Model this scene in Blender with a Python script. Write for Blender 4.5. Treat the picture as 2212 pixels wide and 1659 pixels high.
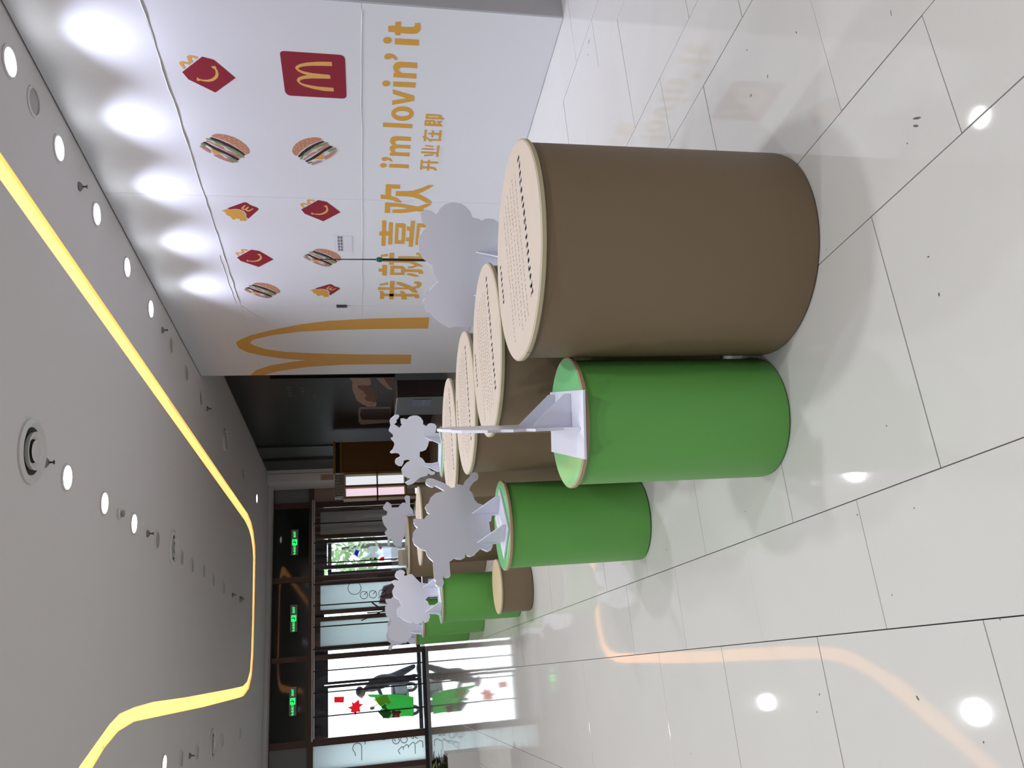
import bpy, bmesh, math, random
from mathutils import Vector, Matrix
from mathutils.geometry import tessellate_polygon
for o in list(bpy.data.objects): bpy.data.objects.remove(o)
SC = bpy.context.scene; COL = SC.collection; PI = math.pi
random.seed(7)
# ------------------------------------------------------------------ camera
def cam_axes(pitch, roll, yaw):
    F = Vector((math.sin(yaw)*math.cos(pitch), math.cos(yaw)*math.cos(pitch), -math.sin(pitch)))
    R0 = Vector((math.cos(yaw), -math.sin(yaw), 0)); U0 = R0.cross(F)
    R = math.cos(roll)*R0+math.sin(roll)*U0; U = -math.sin(roll)*R0+math.cos(roll)*U0
    return R, U, F
R_, U_, F_ = cam_axes(*[math.radians(a) for a in (11.1, -0.95, 20.4)])
cd = bpy.data.cameras.new('camera'); cam = bpy.data.objects.new('camera', cd); COL.objects.link(cam)
X_, Y_, Z_ = -U_, R_, -F_          # the phone was held sideways: the picture's right is the room's down
cam.matrix_world = Matrix(((X_.x, Y_.x, Z_.x, 0), (X_.y, Y_.y, Z_.y, 0), (X_.z, Y_.z, Z_.z, 1.564), (0, 0, 0, 1)))
cd.sensor_width = 36; cd.lens = 1687*36/2212; cd.clip_start = .05; cd.clip_end = 300
SC.camera = cam
# ------------------------------------------------------------------ world, exposure
w = bpy.data.worlds.new('daylight'); SC.world = w; w.use_nodes = True
bg = w.node_tree.nodes['Background']; bg.inputs[0].default_value = (.90, .95, 1.0, 1); bg.inputs[1].default_value = 3.0
SC.view_settings.view_transform = 'Standard'; SC.view_settings.look = 'None'
SC.view_settings.exposure = 0.47; SC.view_settings.gamma = 1; SC.view_settings.use_curve_mapping = False
SC.cycles.max_bounces = 8; SC.cycles.diffuse_bounces = 5; SC.cycles.glossy_bounces = 4
SC.cycles.transparent_max_bounces = 12; SC.cycles.sample_clamp_indirect = 4
SC.cycles.caustics_reflective = False; SC.cycles.caustics_refractive = False
SC.cycles.use_denoising = True
LAMP = 17.0           # watts of one recessed downlight
LAMPCOL = (.93, .95, 1.0)
CEIL = 3.93; XW = 4.575
def lamp(x, y, power=LAMP, spread=105, col=LAMPCOL, parent=None):
    l = bpy.data.lights.new('downlight_beam', 'AREA'); l.shape = 'DISK'; l.size = .17; l.energy = power
    l.color = col; l.spread = math.radians(spread)
    o = bpy.data.objects.new('downlight_beam', l); COL.objects.link(o)
    o.location = (x, y, CEIL-.012)
    if parent:
        o.parent = parent; o.location = (0, 0, -.012)
    return o
ON_WALL = [2.9, 3.87, 4.85, 5.81, 6.78, 7.79, 8.78]
ON_MID = [-3.2, -1.2, .8, 2.8, 4.8, 6.8, 7.8, 8.825]
ON_LEFT = [-3.1, -1.1, .9, 2.9, 4.9, 6.9, 10.93]
ON_OUT_FILL = [-3, -1, 1, 3, 5, 7, 9, 11, 13, 15, 17, 19]  # out-of-view left row; its far lamps are added fill light
# ------------------------------------------------------------------ materials
MATS = {}
def mat(name, col, rough=.6, metal=0, spec=.5, emit=None, es=0, noise=None, bump=None, coat=0, ior=1.5):
    if name in MATS: return MATS[name]
    m = bpy.data.materials.new(name); m.use_nodes = True; nt = m.node_tree; b = nt.nodes['Principled BSDF']
    b.inputs['Base Color'].default_value = (*col, 1); b.inputs['Roughness'].default_value = rough
    b.inputs['Metallic'].default_value = metal; b.inputs['Specular IOR Level'].default_value = spec
    b.inputs['IOR'].default_value = ior
    b.inputs['Coat Weight'].default_value = coat; b.inputs['Coat Roughness'].default_value = .05
    if emit: b.inputs['Emission Color'].default_value = (*emit, 1); b.inputs['Emission Strength'].default_value = es
    tc = nt.nodes.new('ShaderNodeTexCoord')
    if noise:      # (scale, amount, detail)
        n = nt.nodes.new('ShaderNodeTexNoise'); n.inputs['Scale'].default_value = noise[0]; n.inputs['Detail'].default_value = noise[2] if len(noise) > 2 else 4
        r = nt.nodes.new('ShaderNodeMapRange'); r.inputs[3].default_value = 1-noise[1]; r.inputs[4].default_value = 1+noise[1]
        mx = nt.nodes.new('ShaderNodeMix'); mx.data_type = 'RGBA'; mx.blend_type = 'MULTIPLY'; mx.inputs[0].default_value = 1
        mx.inputs[6].default_value = (*col, 1)
        nt.links.new(tc.outputs['Object'], n.inputs['Vector']); nt.links.new(n.outputs[0], r.inputs[0])
        nt.links.new(r.outputs[0], mx.inputs[7]); nt.links.new(mx.outputs[2], b.inputs['Base Color'])
    if bump:       # (scale, strength)
        n = nt.nodes.new('ShaderNodeTexNoise'); n.inputs['Scale'].default_value = bump[0]; n.inputs['Detail'].default_value = 3
        bp = nt.nodes.new('ShaderNodeBump'); bp.inputs['Strength'].default_value = bump[1]; bp.inputs['Distance'].default_value = .01
        nt.links.new(tc.outputs['Object'], n.inputs['Vector']); nt.links.new(n.outputs[0], bp.inputs['Height']); nt.links.new(bp.outputs[0], b.inputs['Normal'])
    MATS[name] = m; return m
def sheetmat(name, tint, alpha, glossy=.08, bumpscale=6, bump=.4, frosted=False):
    m = bpy.data.materials.new(name); m.use_nodes = True; nt = m.node_tree; nt.nodes.clear()
    out = nt.nodes.new('ShaderNodeOutputMaterial'); tr = nt.nodes.new('ShaderNodeBsdfTransparent'); tr.inputs[0].default_value = (*tint, 1)
    gl = nt.nodes.new('ShaderNodeBsdfGlossy'); gl.inputs['Roughness'].default_value = .06
    mx = nt.nodes.new('ShaderNodeMixShader'); mx.inputs[0].default_value = glossy
    if frosted:
        tl = nt.nodes.new('ShaderNodeBsdfTranslucent'); tl.inputs[0].default_value = (*tint, 1)
        df = nt.nodes.new('ShaderNodeBsdfDiffuse'); df.inputs[0].default_value = (.5, .53, .53, 1)
        m2 = nt.nodes.new('ShaderNodeMixShader'); m2.inputs[0].default_value = .15
        nt.links.new(tl.outputs[0], m2.inputs[1]); nt.links.new(df.outputs[0], m2.inputs[2])
        nt.links.new(m2.outputs[0], mx.inputs[1])
    else:
        nt.links.new(tr.outputs[0], mx.inputs[1])
    tc = nt.nodes.new('ShaderNodeTexCoord'); n = nt.nodes.new('ShaderNodeTexNoise'); n.inputs['Scale'].default_value = bumpscale
    mp = nt.nodes.new('ShaderNodeMapping'); mp.inputs['Scale'].default_value = (1, 1, .35)
    bp = nt.nodes.new('ShaderNodeBump'); bp.inputs['Strength'].default_value = bump; bp.inputs['Distance'].default_value = .02
    nt.links.new(tc.outputs['Object'], mp.inputs[0]); nt.links.new(mp.outputs[0], n.inputs['Vector']); nt.links.new(n.outputs[0], bp.inputs['Height']); nt.links.new(bp.outputs[0], gl.inputs['Normal'])
    nt.links.new(gl.outputs[0], mx.inputs[2]); nt.links.new(mx.outputs[0], out.inputs[0])
    MATS[name] = m; return m
WHITE_VINYL = mat('white_vinyl', (.62, .64, .68), .45, noise=(1.2, .02), bump=(3, .06))
CEILM = mat('ceiling_paint', (.60, .58, .565), .9, noise=(.6, .02))
TILE = mat('porcelain_tile', (.48, .475, .45), .045, spec=.6, noise=(2.2, .025, 6))
GROUT = mat('grout', (.07, .065, .07), .8)
KRAFT = mat('brown_drum_wrap', (.172, .124, .073), .55, spec=.35, noise=(3, .03))
LIDPAPER = mat('kraft_paper_print', (.47, .40, .335), .5, noise=(9, .06, 6))
LIDEDGE = mat('lid_edge_banding', (.40, .355, .235), .5)
LIDEDGE2 = mat('lid_edge_wood', (.36, .26, .16), .5)
GREENM = mat('green_drum_wrap', (.108, .34, .068), .45, spec=.4)
GREENTOP_LIT = mat('green_lid_vinyl_lit', (.19, .56, .24), .12, spec=.6)  # same green as the body, paler: the lid's reflected light is in the colour
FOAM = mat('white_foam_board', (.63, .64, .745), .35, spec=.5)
INK = mat('grey_ink', (.13, .14, .17), .7)
INK2 = mat('pale_grey_ink', (.33, .29, .28), .7)
GOLD = mat('golden_print', (.56, .30, .045), .55)
GOLD2 = mat('light_golden_print', (.60, .34, .09), .55)
RED = mat('dark_red_print', (.22, .005, .022), .5)
BUN = mat('bun_print', (.42, .19, .11), .6); PATTY = mat('patty_print', (.028, .004, .010), .6)
LETT = mat('lettuce_print', (.17, .23, .08), .6); MIDB = mat('middle_bun_print', (.40, .19, .14), .6)
CHEESE = mat('cheese_print', (.58, .28, .05), .6); ONION = mat('onion_print', (.55, .52, .50), .6); SEED = mat('seed_print', (.70, .48, .34), .6)
DARKM = mat('dark_metal', (.02, .02, .022), .4, metal=.3)
CHROME = mat('satin_metal', (.55, .55, .56), .3, metal=.9)
WHITEP = mat('white_plastic', (.58, .57, .55), .45)
GREYP = mat('grey_plastic', (.30, .28, .27), .5)
BROWNF = mat('brown_window_frame', (.075, .034, .026), .3, spec=.6)
DARKF = mat('dark_door_frame', (.018, .018, .028), .35)
BLACKW = mat('black_wall_paint', (.008, .008, .010), .4, spec=.3)
DARKGLASS = mat('dark_glass', (.012, .016, .016), .05, spec=.5)
GREYPANE = mat('grey_pane', (.19, .20, .20), .4)
FROST = sheetmat('frosted_glass', (.80, .88, .88), 1, .06, frosted=True)
GLASS = sheetmat('clear_glass', (.93, .95, .95), 1, .07, 2, .02)
PVC = sheetmat('clear_curtain_film', (.93, .94, .95), 1, .045, 5, .8)
ACRYL = sheetmat('clear_acrylic', (.92, .93, .92), 1, .10, 2, .02)
STRIPM = mat('warm_light_strip', (.8, .6, .3), .5, emit=(1.4, .60, .17), es=1.0)
LAMPM = mat('lit_diffuser', (.9, .9, .9), .5, emit=(1, 1, 1), es=14)
# ------------------------------------------------------------------ mesh helpers
def link(name, bm, m, parent=None, smooth=False, **props):
    me = bpy.data.meshes.new(name); bm.normal_update(); bm.to_mesh(me); bm.free()
    for mm in (m if isinstance(m, (list, tuple)) else [m]): me.materials.append(mm)
    if smooth:
        for p in me.polygons: p.use_smooth = True
        me.set_sharp_from_angle(angle=math.radians(35))
    o = bpy.data.objects.new(name, me); COL.objects.link(o)
    if parent: o.parent = parent
    for k, v in props.items(): o[k] = v
    return o
def thing(name, label, cat, loc=(0, 0, 0), rz=0, group=None):
    o = bpy.data.objects.new(name, None); COL.objects.link(o); o.location = loc; o.rotation_euler = (0, 0, rz); o.empty_display_size = .1
    o['label'] = label; o['category'] = cat
    if group: o['group'] = group
    return o
def tag(o, label, cat, group=None):
    o['label'] = label; o['category'] = cat
    if group: o['group'] = group
    return o
def NB(): return bmesh.new()
def box(bm, x0, x1, y0, y1, z0, z1, mi=0):
    v = [bm.verts.new(p) for p in ((x0, y0, z0), (x1, y0, z0), (x1, y1, z0), (x0, y1, z0), (x0, y0, z1), (x1, y0, z1), (x1, y1, z1), (x0, y1, z1))]
    for f in ((0, 3, 2, 1), (4, 5, 6, 7), (0, 1, 5, 4), (1, 2, 6, 5), (2, 3, 7, 6), (3, 0, 4, 7)):
        bm.faces.new([v[i] for i in f]).material_index = mi
    return bm
def bx(x0, x1, y0, y1, z0, z1): return box(NB(), x0, x1, y0, y1, z0, z1)
def lathe(bm, prof, seg=32, cx=0, cy=0, cap=True):
    rings = []
    for r, z in prof: rings.append([bm.verts.new((cx+r*math.cos(2*PI*i/seg), cy+r*math.sin(2*PI*i/seg), z)) for i in range(seg)])
    for a, b in zip(rings, rings[1:]):
        for i in range(seg):
            j = (i+1) % seg
            try: bm.faces.new((a[i], a[j], b[j], b[i]))
            except ValueError: pass
    if cap:
        bm.faces.new(list(reversed(rings[0]))); bm.faces.new(rings[-1])
    return bm
def tube(bm, pts, r, seg=8, cap=True):
    pts = [Vector(p) for p in pts]; rr = r if isinstance(r, (list, tuple)) else [r]*len(pts); rings = []
    for i, p in enumerate(pts):
        d = (pts[min(i+1, len(pts)-1)]-pts[max(i-1, 0)]).normalized()
        a = d.cross(Vector((0, 0, 1)));
        if a.length < .01: a = d.cross(Vector((1, 0, 0)))
        a.normalize(); b = d.cross(a)
        rings.append([bm.verts.new(p+rr[i]*(math.cos(2*PI*k/seg)*a+math.sin(2*PI*k/seg)*b)) for k in range(seg)])
    for u, v in zip(rings, rings[1:]):
        for k in range(seg): bm.faces.new((u[k], u[(k+1) % seg], v[(k+1) % seg], v[k]))
    if cap: bm.faces.new(list(reversed(rings[0]))); bm.faces.new(rings[-1])
    return bm
def ball(bm, c, r, sx=1, sy=1, sz=1, seg=12):
    res = bmesh.ops.create_uvsphere(bm, u_segments=seg, v_segments=max(6, seg//2+2), radius=r)
    for v in res['verts']: v.co = Vector((v.co.x*sx+c[0], v.co.y*sy+c[1], v.co.z*sz+c[2]))
    return bm
def slab(bm, rings, f, n, depth, mi=0):
    """polygon (first ring outer, others holes) given in 2-D, placed by f, extruded along -n by depth"""
    r3 = [[Vector((p[0], p[1], 0)) for p in r] for r in rings]
    tris = tessellate_polygon(r3); flat = [p for r in rings for p in r]
    n = Vector(n)
    front = [bm.verts.new(f(*p)) for p in flat]; back = [bm.verts.new(Vector(f(*p))-n*depth) for p in flat] if depth else None
    for t in tris:
        a, b, c = [front[i] for i in t]
        if (b.co-a.co).cross(c.co-a.co).dot(n) < 0: t = (t[0], t[2], t[1])
        try: bm.faces.new([front[i] for i in t]).material_index = mi
        except ValueError: continue
        if depth:
            bm.faces.new([back[i] for i in reversed(t)]).material_index = mi
    if depth:
        k = 0
        for r in rings:
            L = len(r)
            for i in range(L):
                a, b = k+i, k+(i+1) % L
                try: bm.faces.new((front[a], front[b], back[b], back[a])).material_index = mi
                except ValueError: pass
            k += L
        bmesh.ops.recalc_face_normals(bm, faces=bm.faces[:])
    return bm
def copy_tree(root, loc, rz=None, label=None):
    r = root.copy(); COL.objects.link(r); r.location = loc
    if rz is not None: r.rotation_euler = (0, 0, rz)
    if label: r['label'] = label
    for ch in list(root.children):
        c = ch.copy(); COL.objects.link(c); c.parent = r
        for g in list(ch.children):
            d = g.copy(); COL.objects.link(d); d.parent = c
    return r
def textmesh(name, s, size, m, loc, rot, parent=None, bold=0):
    cu = bpy.data.curves.new(name, 'FONT'); cu.body = s; cu.size = size; cu.align_x = 'CENTER'; cu.align_y = 'CENTER'; cu.offset = bold
    t = bpy.data.objects.new(name, cu); COL.objects.link(t); bpy.context.view_layer.update()
    me = bpy.data.meshes.new_from_object(t.evaluated_get(bpy.context.evaluated_depsgraph_get())); me.materials.clear(); me.materials.append(m)
    bpy.data.objects.remove(t)
    o = bpy.data.objects.new(name, me); COL.objects.link(o); o.location = loc; o.rotation_euler = rot
    if parent: o.parent = parent
    return o
# ------------------------------------------------------------------ measured outlines (metres, on their own planes)
LATIN=[[[[4.5839,1.3048],[4.5812,1.253],[4.5404,1.2529],[4.5369,1.2149],[4.5851,1.2115],[4.5827,1.1392],[4.5794,1.1177],[4.5656,1.1085],[4.5419,1.1083],[4.5342,1.0723],[4.5722,1.0637],[4.6074,1.0657],[4.6329,1.0792],[4.645,1.1054],[4.6478,1.1356],[4.6479,1.2095],[4.6696,1.2136],[4.6706,1.2488],[4.6433,1.2548],[4.6424,1.3031]]],[[[4.7033,1.2509],[4.7003,1.0691],[4.7604,1.067],[4.763,1.2504]]],[[[4.7253,1.2744],[4.7384,1.2765],[4.7501,1.2834],[4.7584,1.2939],[4.7621,1.3065],[4.7607,1.3192],[4.7543,1.3301],[4.7439,1.3375],[4.7312,1.3403],[4.7181,1.3381],[4.7066,1.3312],[4.6984,1.3208],[4.6947,1.3083],[4.6961,1.2957],[4.7024,1.2848],[4.7126,1.2774]]],[[[4.8955,1.327],[4.8735,1.3189],[4.8621,1.2968],[4.8644,1.2692],[4.8789,1.2463],[4.9012,1.2298],[4.927,1.2229],[4.9263,1.2428],[4.9129,1.2537],[4.9011,1.2663],[4.9147,1.2745],[4.9257,1.2916],[4.9252,1.3124],[4.9142,1.3238]]],[[[4.9426,1.0683],[5.0027,1.0653],[5.0024,1.1658],[5.0058,1.194],[5.0207,1.2075],[5.0405,1.2067],[5.0556,1.1972],[5.0658,1.1807],[5.0636,1.0654],[5.1194,1.0645],[5.1184,1.2484],[5.0664,1.2477],[5.0665,1.2306],[5.0487,1.2455],[5.0198,1.2542],[4.9877,1.2529],[4.9622,1.2397],[4.9458,1.2176],[4.9424,1.1897]]],[[[5.1674,1.2485],[5.1652,1.0653],[5.2253,1.0643],[5.2243,1.2465]]],[[[5.1924,1.2704],[5.2057,1.2726],[5.2174,1.2794],[5.2258,1.29],[5.2294,1.3027],[5.2279,1.3155],[5.2213,1.3265],[5.2107,1.3339],[5.1979,1.3367],[5.1846,1.3345],[5.173,1.3276],[5.1648,1.3171],[5.1612,1.3045],[5.1627,1.2918],[5.1692,1.2809],[5.1796,1.2734]]],[[[5.2598,1.249],[5.3219,1.067],[5.3407,1.0647],[5.3857,1.0651],[5.4488,1.2475],[5.3935,1.2482],[5.3583,1.1284],[5.3128,1.2453]]],[[[5.5451,1.0595],[5.5662,1.0607],[5.5867,1.0667],[5.6055,1.0773],[5.6218,1.0919],[5.6345,1.1097],[5.6431,1.13],[5.6471,1.1516],[5.6463,1.1733],[5.6407,1.1942],[5.6307,1.213],[5.6168,1.2289],[5.5996,1.241],[5.5802,1.2487],[5.5595,1.2518],[5.5386,1.2501],[5.5185,1.2437],[5.5001,1.2329],[5.4844,1.2184],[5.4721,1.2008],[5.4638,1.181],[5.4599,1.16],[5.4606,1.1388],[5.4658,1.1183],[5.4753,1.0997],[5.4887,1.0838],[5.5054,1.0714],[5.5245,1.0631]],[[5.5479,1.0966],[5.5588,1.099],[5.569,1.1069],[5.5777,1.1197],[5.5839,1.136],[5.5869,1.1543],[5.5866,1.1727],[5.5829,1.1894],[5.5762,1.2029],[5.5672,1.2116],[5.5568,1.2149],[5.5459,1.2124],[5.5357,1.2044],[5.5272,1.1917],[5.5211,1.1755],[5.518,1.1574],[5.5183,1.1391],[5.5219,1.1224],[5.5285,1.109],[5.5375,1.1001]]],[[[5.6813,1.3187],[5.6836,1.0643],[5.7391,1.064],[5.7392,1.3186]]],[[[5.8602,1.0643],[5.9182,1.0627],[5.9161,1.1707],[5.9243,1.1985],[5.9441,1.2078],[5.9661,1.203],[5.979,1.1843],[5.976,1.0636],[6.0295,1.064],[6.0257,1.1744],[6.0358,1.1984],[6.0573,1.2066],[6.078,1.2017],[6.0898,1.18],[6.0856,1.0642],[6.1438,1.0628],[6.1421,1.2459],[6.0961,1.2453],[6.0948,1.2249],[6.0728,1.2419],[6.0374,1.252],[6.0045,1.2461],[5.9856,1.2245],[5.9625,1.2434],[5.9249,1.2525],[5.8865,1.2457],[5.8632,1.2246],[5.8563,1.1891]]],[[[6.1974,1.322],[6.1731,1.313],[6.1648,1.2885],[6.1697,1.2596],[6.1885,1.2363],[6.2115,1.2231],[6.2297,1.2183],[6.2274,1.2371],[6.2118,1.2501],[6.2038,1.2636],[6.2179,1.2706],[6.2295,1.2911],[6.2207,1.3141]]],[[[6.2679,1.2463],[6.2684,1.0637],[6.3265,1.0619],[6.3237,1.2468]]],[[[6.2937,1.2698],[6.3071,1.2719],[6.3189,1.2786],[6.3271,1.2889],[6.3305,1.3012],[6.3286,1.3136],[6.3217,1.3242],[6.3108,1.3314],[6.2976,1.3341],[6.2842,1.3319],[6.2726,1.3252],[6.2645,1.315],[6.2611,1.3028],[6.263,1.2905],[6.2698,1.2799],[6.2806,1.2726]]]]
HAN=[[[[6.5969,1.2713],[6.6003,1.1304],[6.6686,1.1301],[6.6695,1.2168],[6.7973,1.2149],[6.8114,1.1832],[6.8335,1.151],[6.868,1.1226],[6.9094,1.0972],[6.9073,1.1526],[6.8756,1.1944],[6.8615,1.2309],[6.85,1.3162],[6.7752,1.3168],[6.7822,1.271]]],[[[6.7114,1.169],[6.7075,1.0672],[6.6921,0.9969],[6.6623,0.9453],[6.625,0.8945],[6.5885,0.8528],[6.5892,0.7973],[6.6409,0.8354],[6.6897,0.881],[6.7478,0.9465],[6.7732,0.9066],[6.8143,0.8584],[6.8564,0.8187],[6.9054,0.7919],[6.9027,0.8519],[6.8453,0.9153],[6.8088,0.9811],[6.7965,1.0493],[6.7948,1.1681]]],[[[6.9157,1.2699],[6.9226,1.1657],[6.9315,1.1017],[6.9519,1.0185],[6.9807,0.934],[6.9192,0.8553],[6.9203,0.7953],[6.9632,0.8289],[7.0155,0.8808],[7.0439,0.8602],[7.0671,0.9052],[7.056,0.9386],[7.085,1.016],[7.1014,1.0942],[7.1058,1.189],[7.043,1.1911],[7.0343,1.0971],[7.0144,1.029],[7.0035,1.0617],[6.9901,1.1266],[6.9864,1.218],[7.1071,1.2167],[7.1071,1.2697]]],[[[7.2511,1.2931],[7.2513,1.2492],[7.4665,1.2478],[7.4733,1.2194],[7.2861,1.2189],[7.2876,1.1776],[7.7462,1.1713],[7.7441,1.2159],[7.5576,1.217],[7.5552,1.2473],[7.7793,1.2459],[7.7783,1.2899],[7.5604,1.2908],[7.558,1.318],[7.475,1.3183],[7.4739,1.2896]]],[[[7.3029,1.1505],[7.3016,1.0675],[7.3119,1.0492],[7.3338,1.041],[7.5447,1.0349],[7.7269,1.0354],[7.7296,1.1458]],[[7.3851,1.1146],[7.3841,1.0907],[7.4027,1.0767],[7.6524,1.0729],[7.6514,1.1117]]],[[[7.2464,0.9891],[7.2488,0.9456],[7.7872,0.9416],[7.7862,0.9856],[7.6708,0.9867],[7.6684,1.0196],[7.5912,1.0235],[7.5934,0.9883],[7.4561,0.9908],[7.4402,1.0219],[7.361,1.0241],[7.3707,0.9864]]],[[[7.2952,0.9201],[7.2946,0.8292],[7.3402,0.7957],[7.7755,0.7815],[7.7432,0.9128]],[[7.3722,0.887],[7.3737,0.8416],[7.3979,0.8247],[7.6792,0.82],[7.6633,0.8803]]],[[[7.9801,1.2946],[7.9523,1.2151],[8.0094,1.2103],[8.0311,1.2892]]],[[[7.9327,1.1948],[7.931,1.143],[8.2103,1.1396],[8.205,1.1918]]],[[[8.006,1.0957],[8.0023,0.8488],[7.9666,0.8575],[7.965,0.8897],[7.923,0.891],[7.9218,0.8508],[8.0425,0.804],[8.0622,0.8091],[8.0665,1.0901]]],[[[8.102,1.2814],[8.1048,1.153],[8.1038,1.024],[8.1241,0.906],[8.1691,0.851],[8.248,0.7797],[8.2365,0.8599],[8.2853,0.9098],[8.2895,0.9658],[8.2461,0.97],[8.2384,0.9323],[8.2103,0.8878],[8.1587,0.9563],[8.1556,1.0865],[8.1465,1.2354],[8.1347,1.2807]]],[[[8.2111,1.2694],[8.2123,1.2156],[8.4725,1.2139],[8.4666,1.2672],[8.3791,1.2677],[8.3745,1.3099],[8.3022,1.3098],[8.3038,1.2687]]],[[[8.2313,1.1747],[8.2319,1.0442],[8.2541,1.0169],[8.2876,1.0022],[8.4537,1.0009],[8.4547,1.1744]],[[8.2976,1.1268],[8.2959,1.0578],[8.3161,1.047],[8.3988,1.0468],[8.3979,1.1285]]],[[[8.3123,1.0063],[8.3108,0.8353],[8.3237,0.7977],[8.3648,0.7835],[8.4235,0.7822],[8.4218,0.8294],[8.3828,0.8373],[8.377,1.0032]]],[[[8.4039,0.9665],[8.4164,0.9023],[8.4573,0.846],[8.4993,0.8197],[8.4935,0.8776],[8.4502,0.9675]]],[[[8.6965,1.2962],[8.6479,1.1923],[8.7092,1.1885],[8.7331,1.2921]]],[[[8.6111,1.1663],[8.6101,1.1109],[9.1103,1.1105],[9.1061,1.1652]]],[[[8.7779,1.3118],[8.7874,1.1643],[8.7799,0.9784],[8.7634,0.8823],[8.7253,0.8361],[8.6808,0.832],[8.6697,0.8705],[8.6229,0.8747],[8.619,0.8222],[8.6578,0.7839],[8.7094,0.7762],[8.777,0.7981],[8.8233,0.8649],[8.8253,0.9901],[8.8498,1.3106]]],[[[8.624,1.0846],[8.672,0.9973],[8.7562,0.8966],[8.8307,0.8505],[8.9219,0.8098],[8.9075,0.8776],[8.8243,0.9276],[8.7579,1.0002],[8.6926,1.0819]]],[[[8.8783,1.2964],[8.8745,1.2481],[8.9584,1.2302],[9.0989,1.229],[9.0994,1.2819],[8.9437,1.2813]]],[[[8.9509,1.2464],[8.9532,0.8291],[8.9838,0.7917],[9.0751,0.7822],[9.0709,0.8361],[9.0268,0.8459],[9.0237,1.2448]]],[[[8.8715,1.0402],[8.8784,0.9911],[8.9549,0.963],[9.1086,0.9412],[9.1045,1.0091],[8.9556,1.0192]]]]
SMALL=[[[[5.5389,0.9539],[5.5396,0.8316],[5.5529,0.8148],[5.5789,0.8105],[5.5833,0.7905],[5.6052,0.7904],[5.6042,0.953]],[[5.5676,0.9343],[5.5639,0.8451],[5.5764,0.8322],[5.5801,0.9295]]],[[[5.6193,0.9578],[5.6162,0.8758],[5.6331,0.8634],[5.6626,0.8581],[5.6697,0.8318],[5.6551,0.8371],[5.6412,0.8521],[5.6263,0.8514],[5.6197,0.8028],[5.6409,0.8067],[5.645,0.8222],[5.6972,0.7936],[5.6968,0.9562]],[[5.6434,0.9396],[5.6433,0.9215],[5.6683,0.9196],[5.6684,0.9377]],[[5.642,0.9032],[5.6419,0.8855],[5.6692,0.8825],[5.6687,0.9011]]],[[[5.748,0.9493],[5.7478,0.9295],[5.9122,0.9286],[5.9104,0.9483]]],[[[5.8386,0.9621],[5.8634,0.912],[5.9146,0.8694],[5.9129,0.892],[5.8769,0.9231],[5.8605,0.9606]]],[[[5.8786,0.9027],[5.8771,0.7891],[5.8963,0.7893],[5.8991,0.8768]]],[[[5.7544,0.8851],[5.7554,0.8643],[5.8507,0.8653],[5.8501,0.8827]]],[[[5.7917,0.9154],[5.7938,0.8128],[5.8137,0.8118],[5.8102,0.9128]]],[[[5.7478,0.8177],[5.7481,0.7969],[5.8776,0.7951],[5.8631,0.8156]]],[[[5.967,0.9296],[5.972,0.8586],[5.994,0.8465],[5.9833,0.9296]]],[[[6.0139,0.9603],[6.0128,0.845],[6.0336,0.8412],[6.0322,0.9591]]],[[[6.06,0.9601],[6.0641,0.8199],[6.0875,0.82],[6.0852,0.9596]]],[[[6.1115,0.9308],[6.0926,0.8467],[6.1127,0.8451],[6.1315,0.9273]]],[[[5.9659,0.8192],[5.9644,0.7967],[6.1311,0.7953],[6.1311,0.8155]]],[[[6.1863,0.9549],[6.1878,0.9347],[6.3434,0.9324],[6.3425,0.953]]],[[[6.1821,0.8879],[6.1822,0.8689],[6.3502,0.8666],[6.3499,0.886]]],[[[6.2139,0.9341],[6.2083,0.7906],[6.2361,0.7903],[6.2345,0.9327]]],[[[6.2904,0.9331],[6.2896,0.8627],[6.2913,0.8326],[6.3076,0.8099],[6.3454,0.7873],[6.3432,0.8112],[6.323,0.8301],[6.3177,0.8605],[6.3185,0.9311]]]]
SIGNBG=[[4.9345,2.1164],[4.9187,2.1105],[4.9087,2.0981],[4.9066,2.0835],[4.9094,1.6688],[4.9156,1.6452],[4.933,1.6322],[4.9575,1.6277],[5.3596,1.6249],[5.3834,1.6286],[5.3976,1.641],[5.4022,1.657],[5.4003,2.0785],[5.3903,2.0994],[5.3728,2.1117],[5.348,2.1172]]
SIGNM=[[4.9895,1.7308],[5.0335,1.7279],[5.0425,1.8825],[5.054,1.9428],[5.0675,1.9765],[5.0816,1.9924],[5.0937,1.9844],[5.1103,1.9526],[5.1242,1.8874],[5.1326,1.7544],[5.1429,1.7471],[5.1761,1.7484],[5.1835,1.8908],[5.1952,1.9524],[5.2061,1.9774],[5.2227,1.9908],[5.2379,1.9858],[5.2533,1.9563],[5.2664,1.8957],[5.275,1.8344],[5.278,1.7321],[5.2889,1.7256],[5.3221,1.7267],[5.3206,1.8055],[5.3062,1.8826],[5.2805,1.9582],[5.2564,1.9933],[5.2309,2.0097],[5.2135,2.0135],[5.1908,2.0051],[5.1739,1.9872],[5.1582,1.9559],[5.1519,1.9223],[5.1368,1.9605],[5.1139,1.9948],[5.0917,2.0111],[5.075,2.0151],[5.0551,2.0053],[5.0316,1.9769],[5.0125,1.9252],[4.9977,1.8503],[4.9917,1.7905]]
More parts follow.
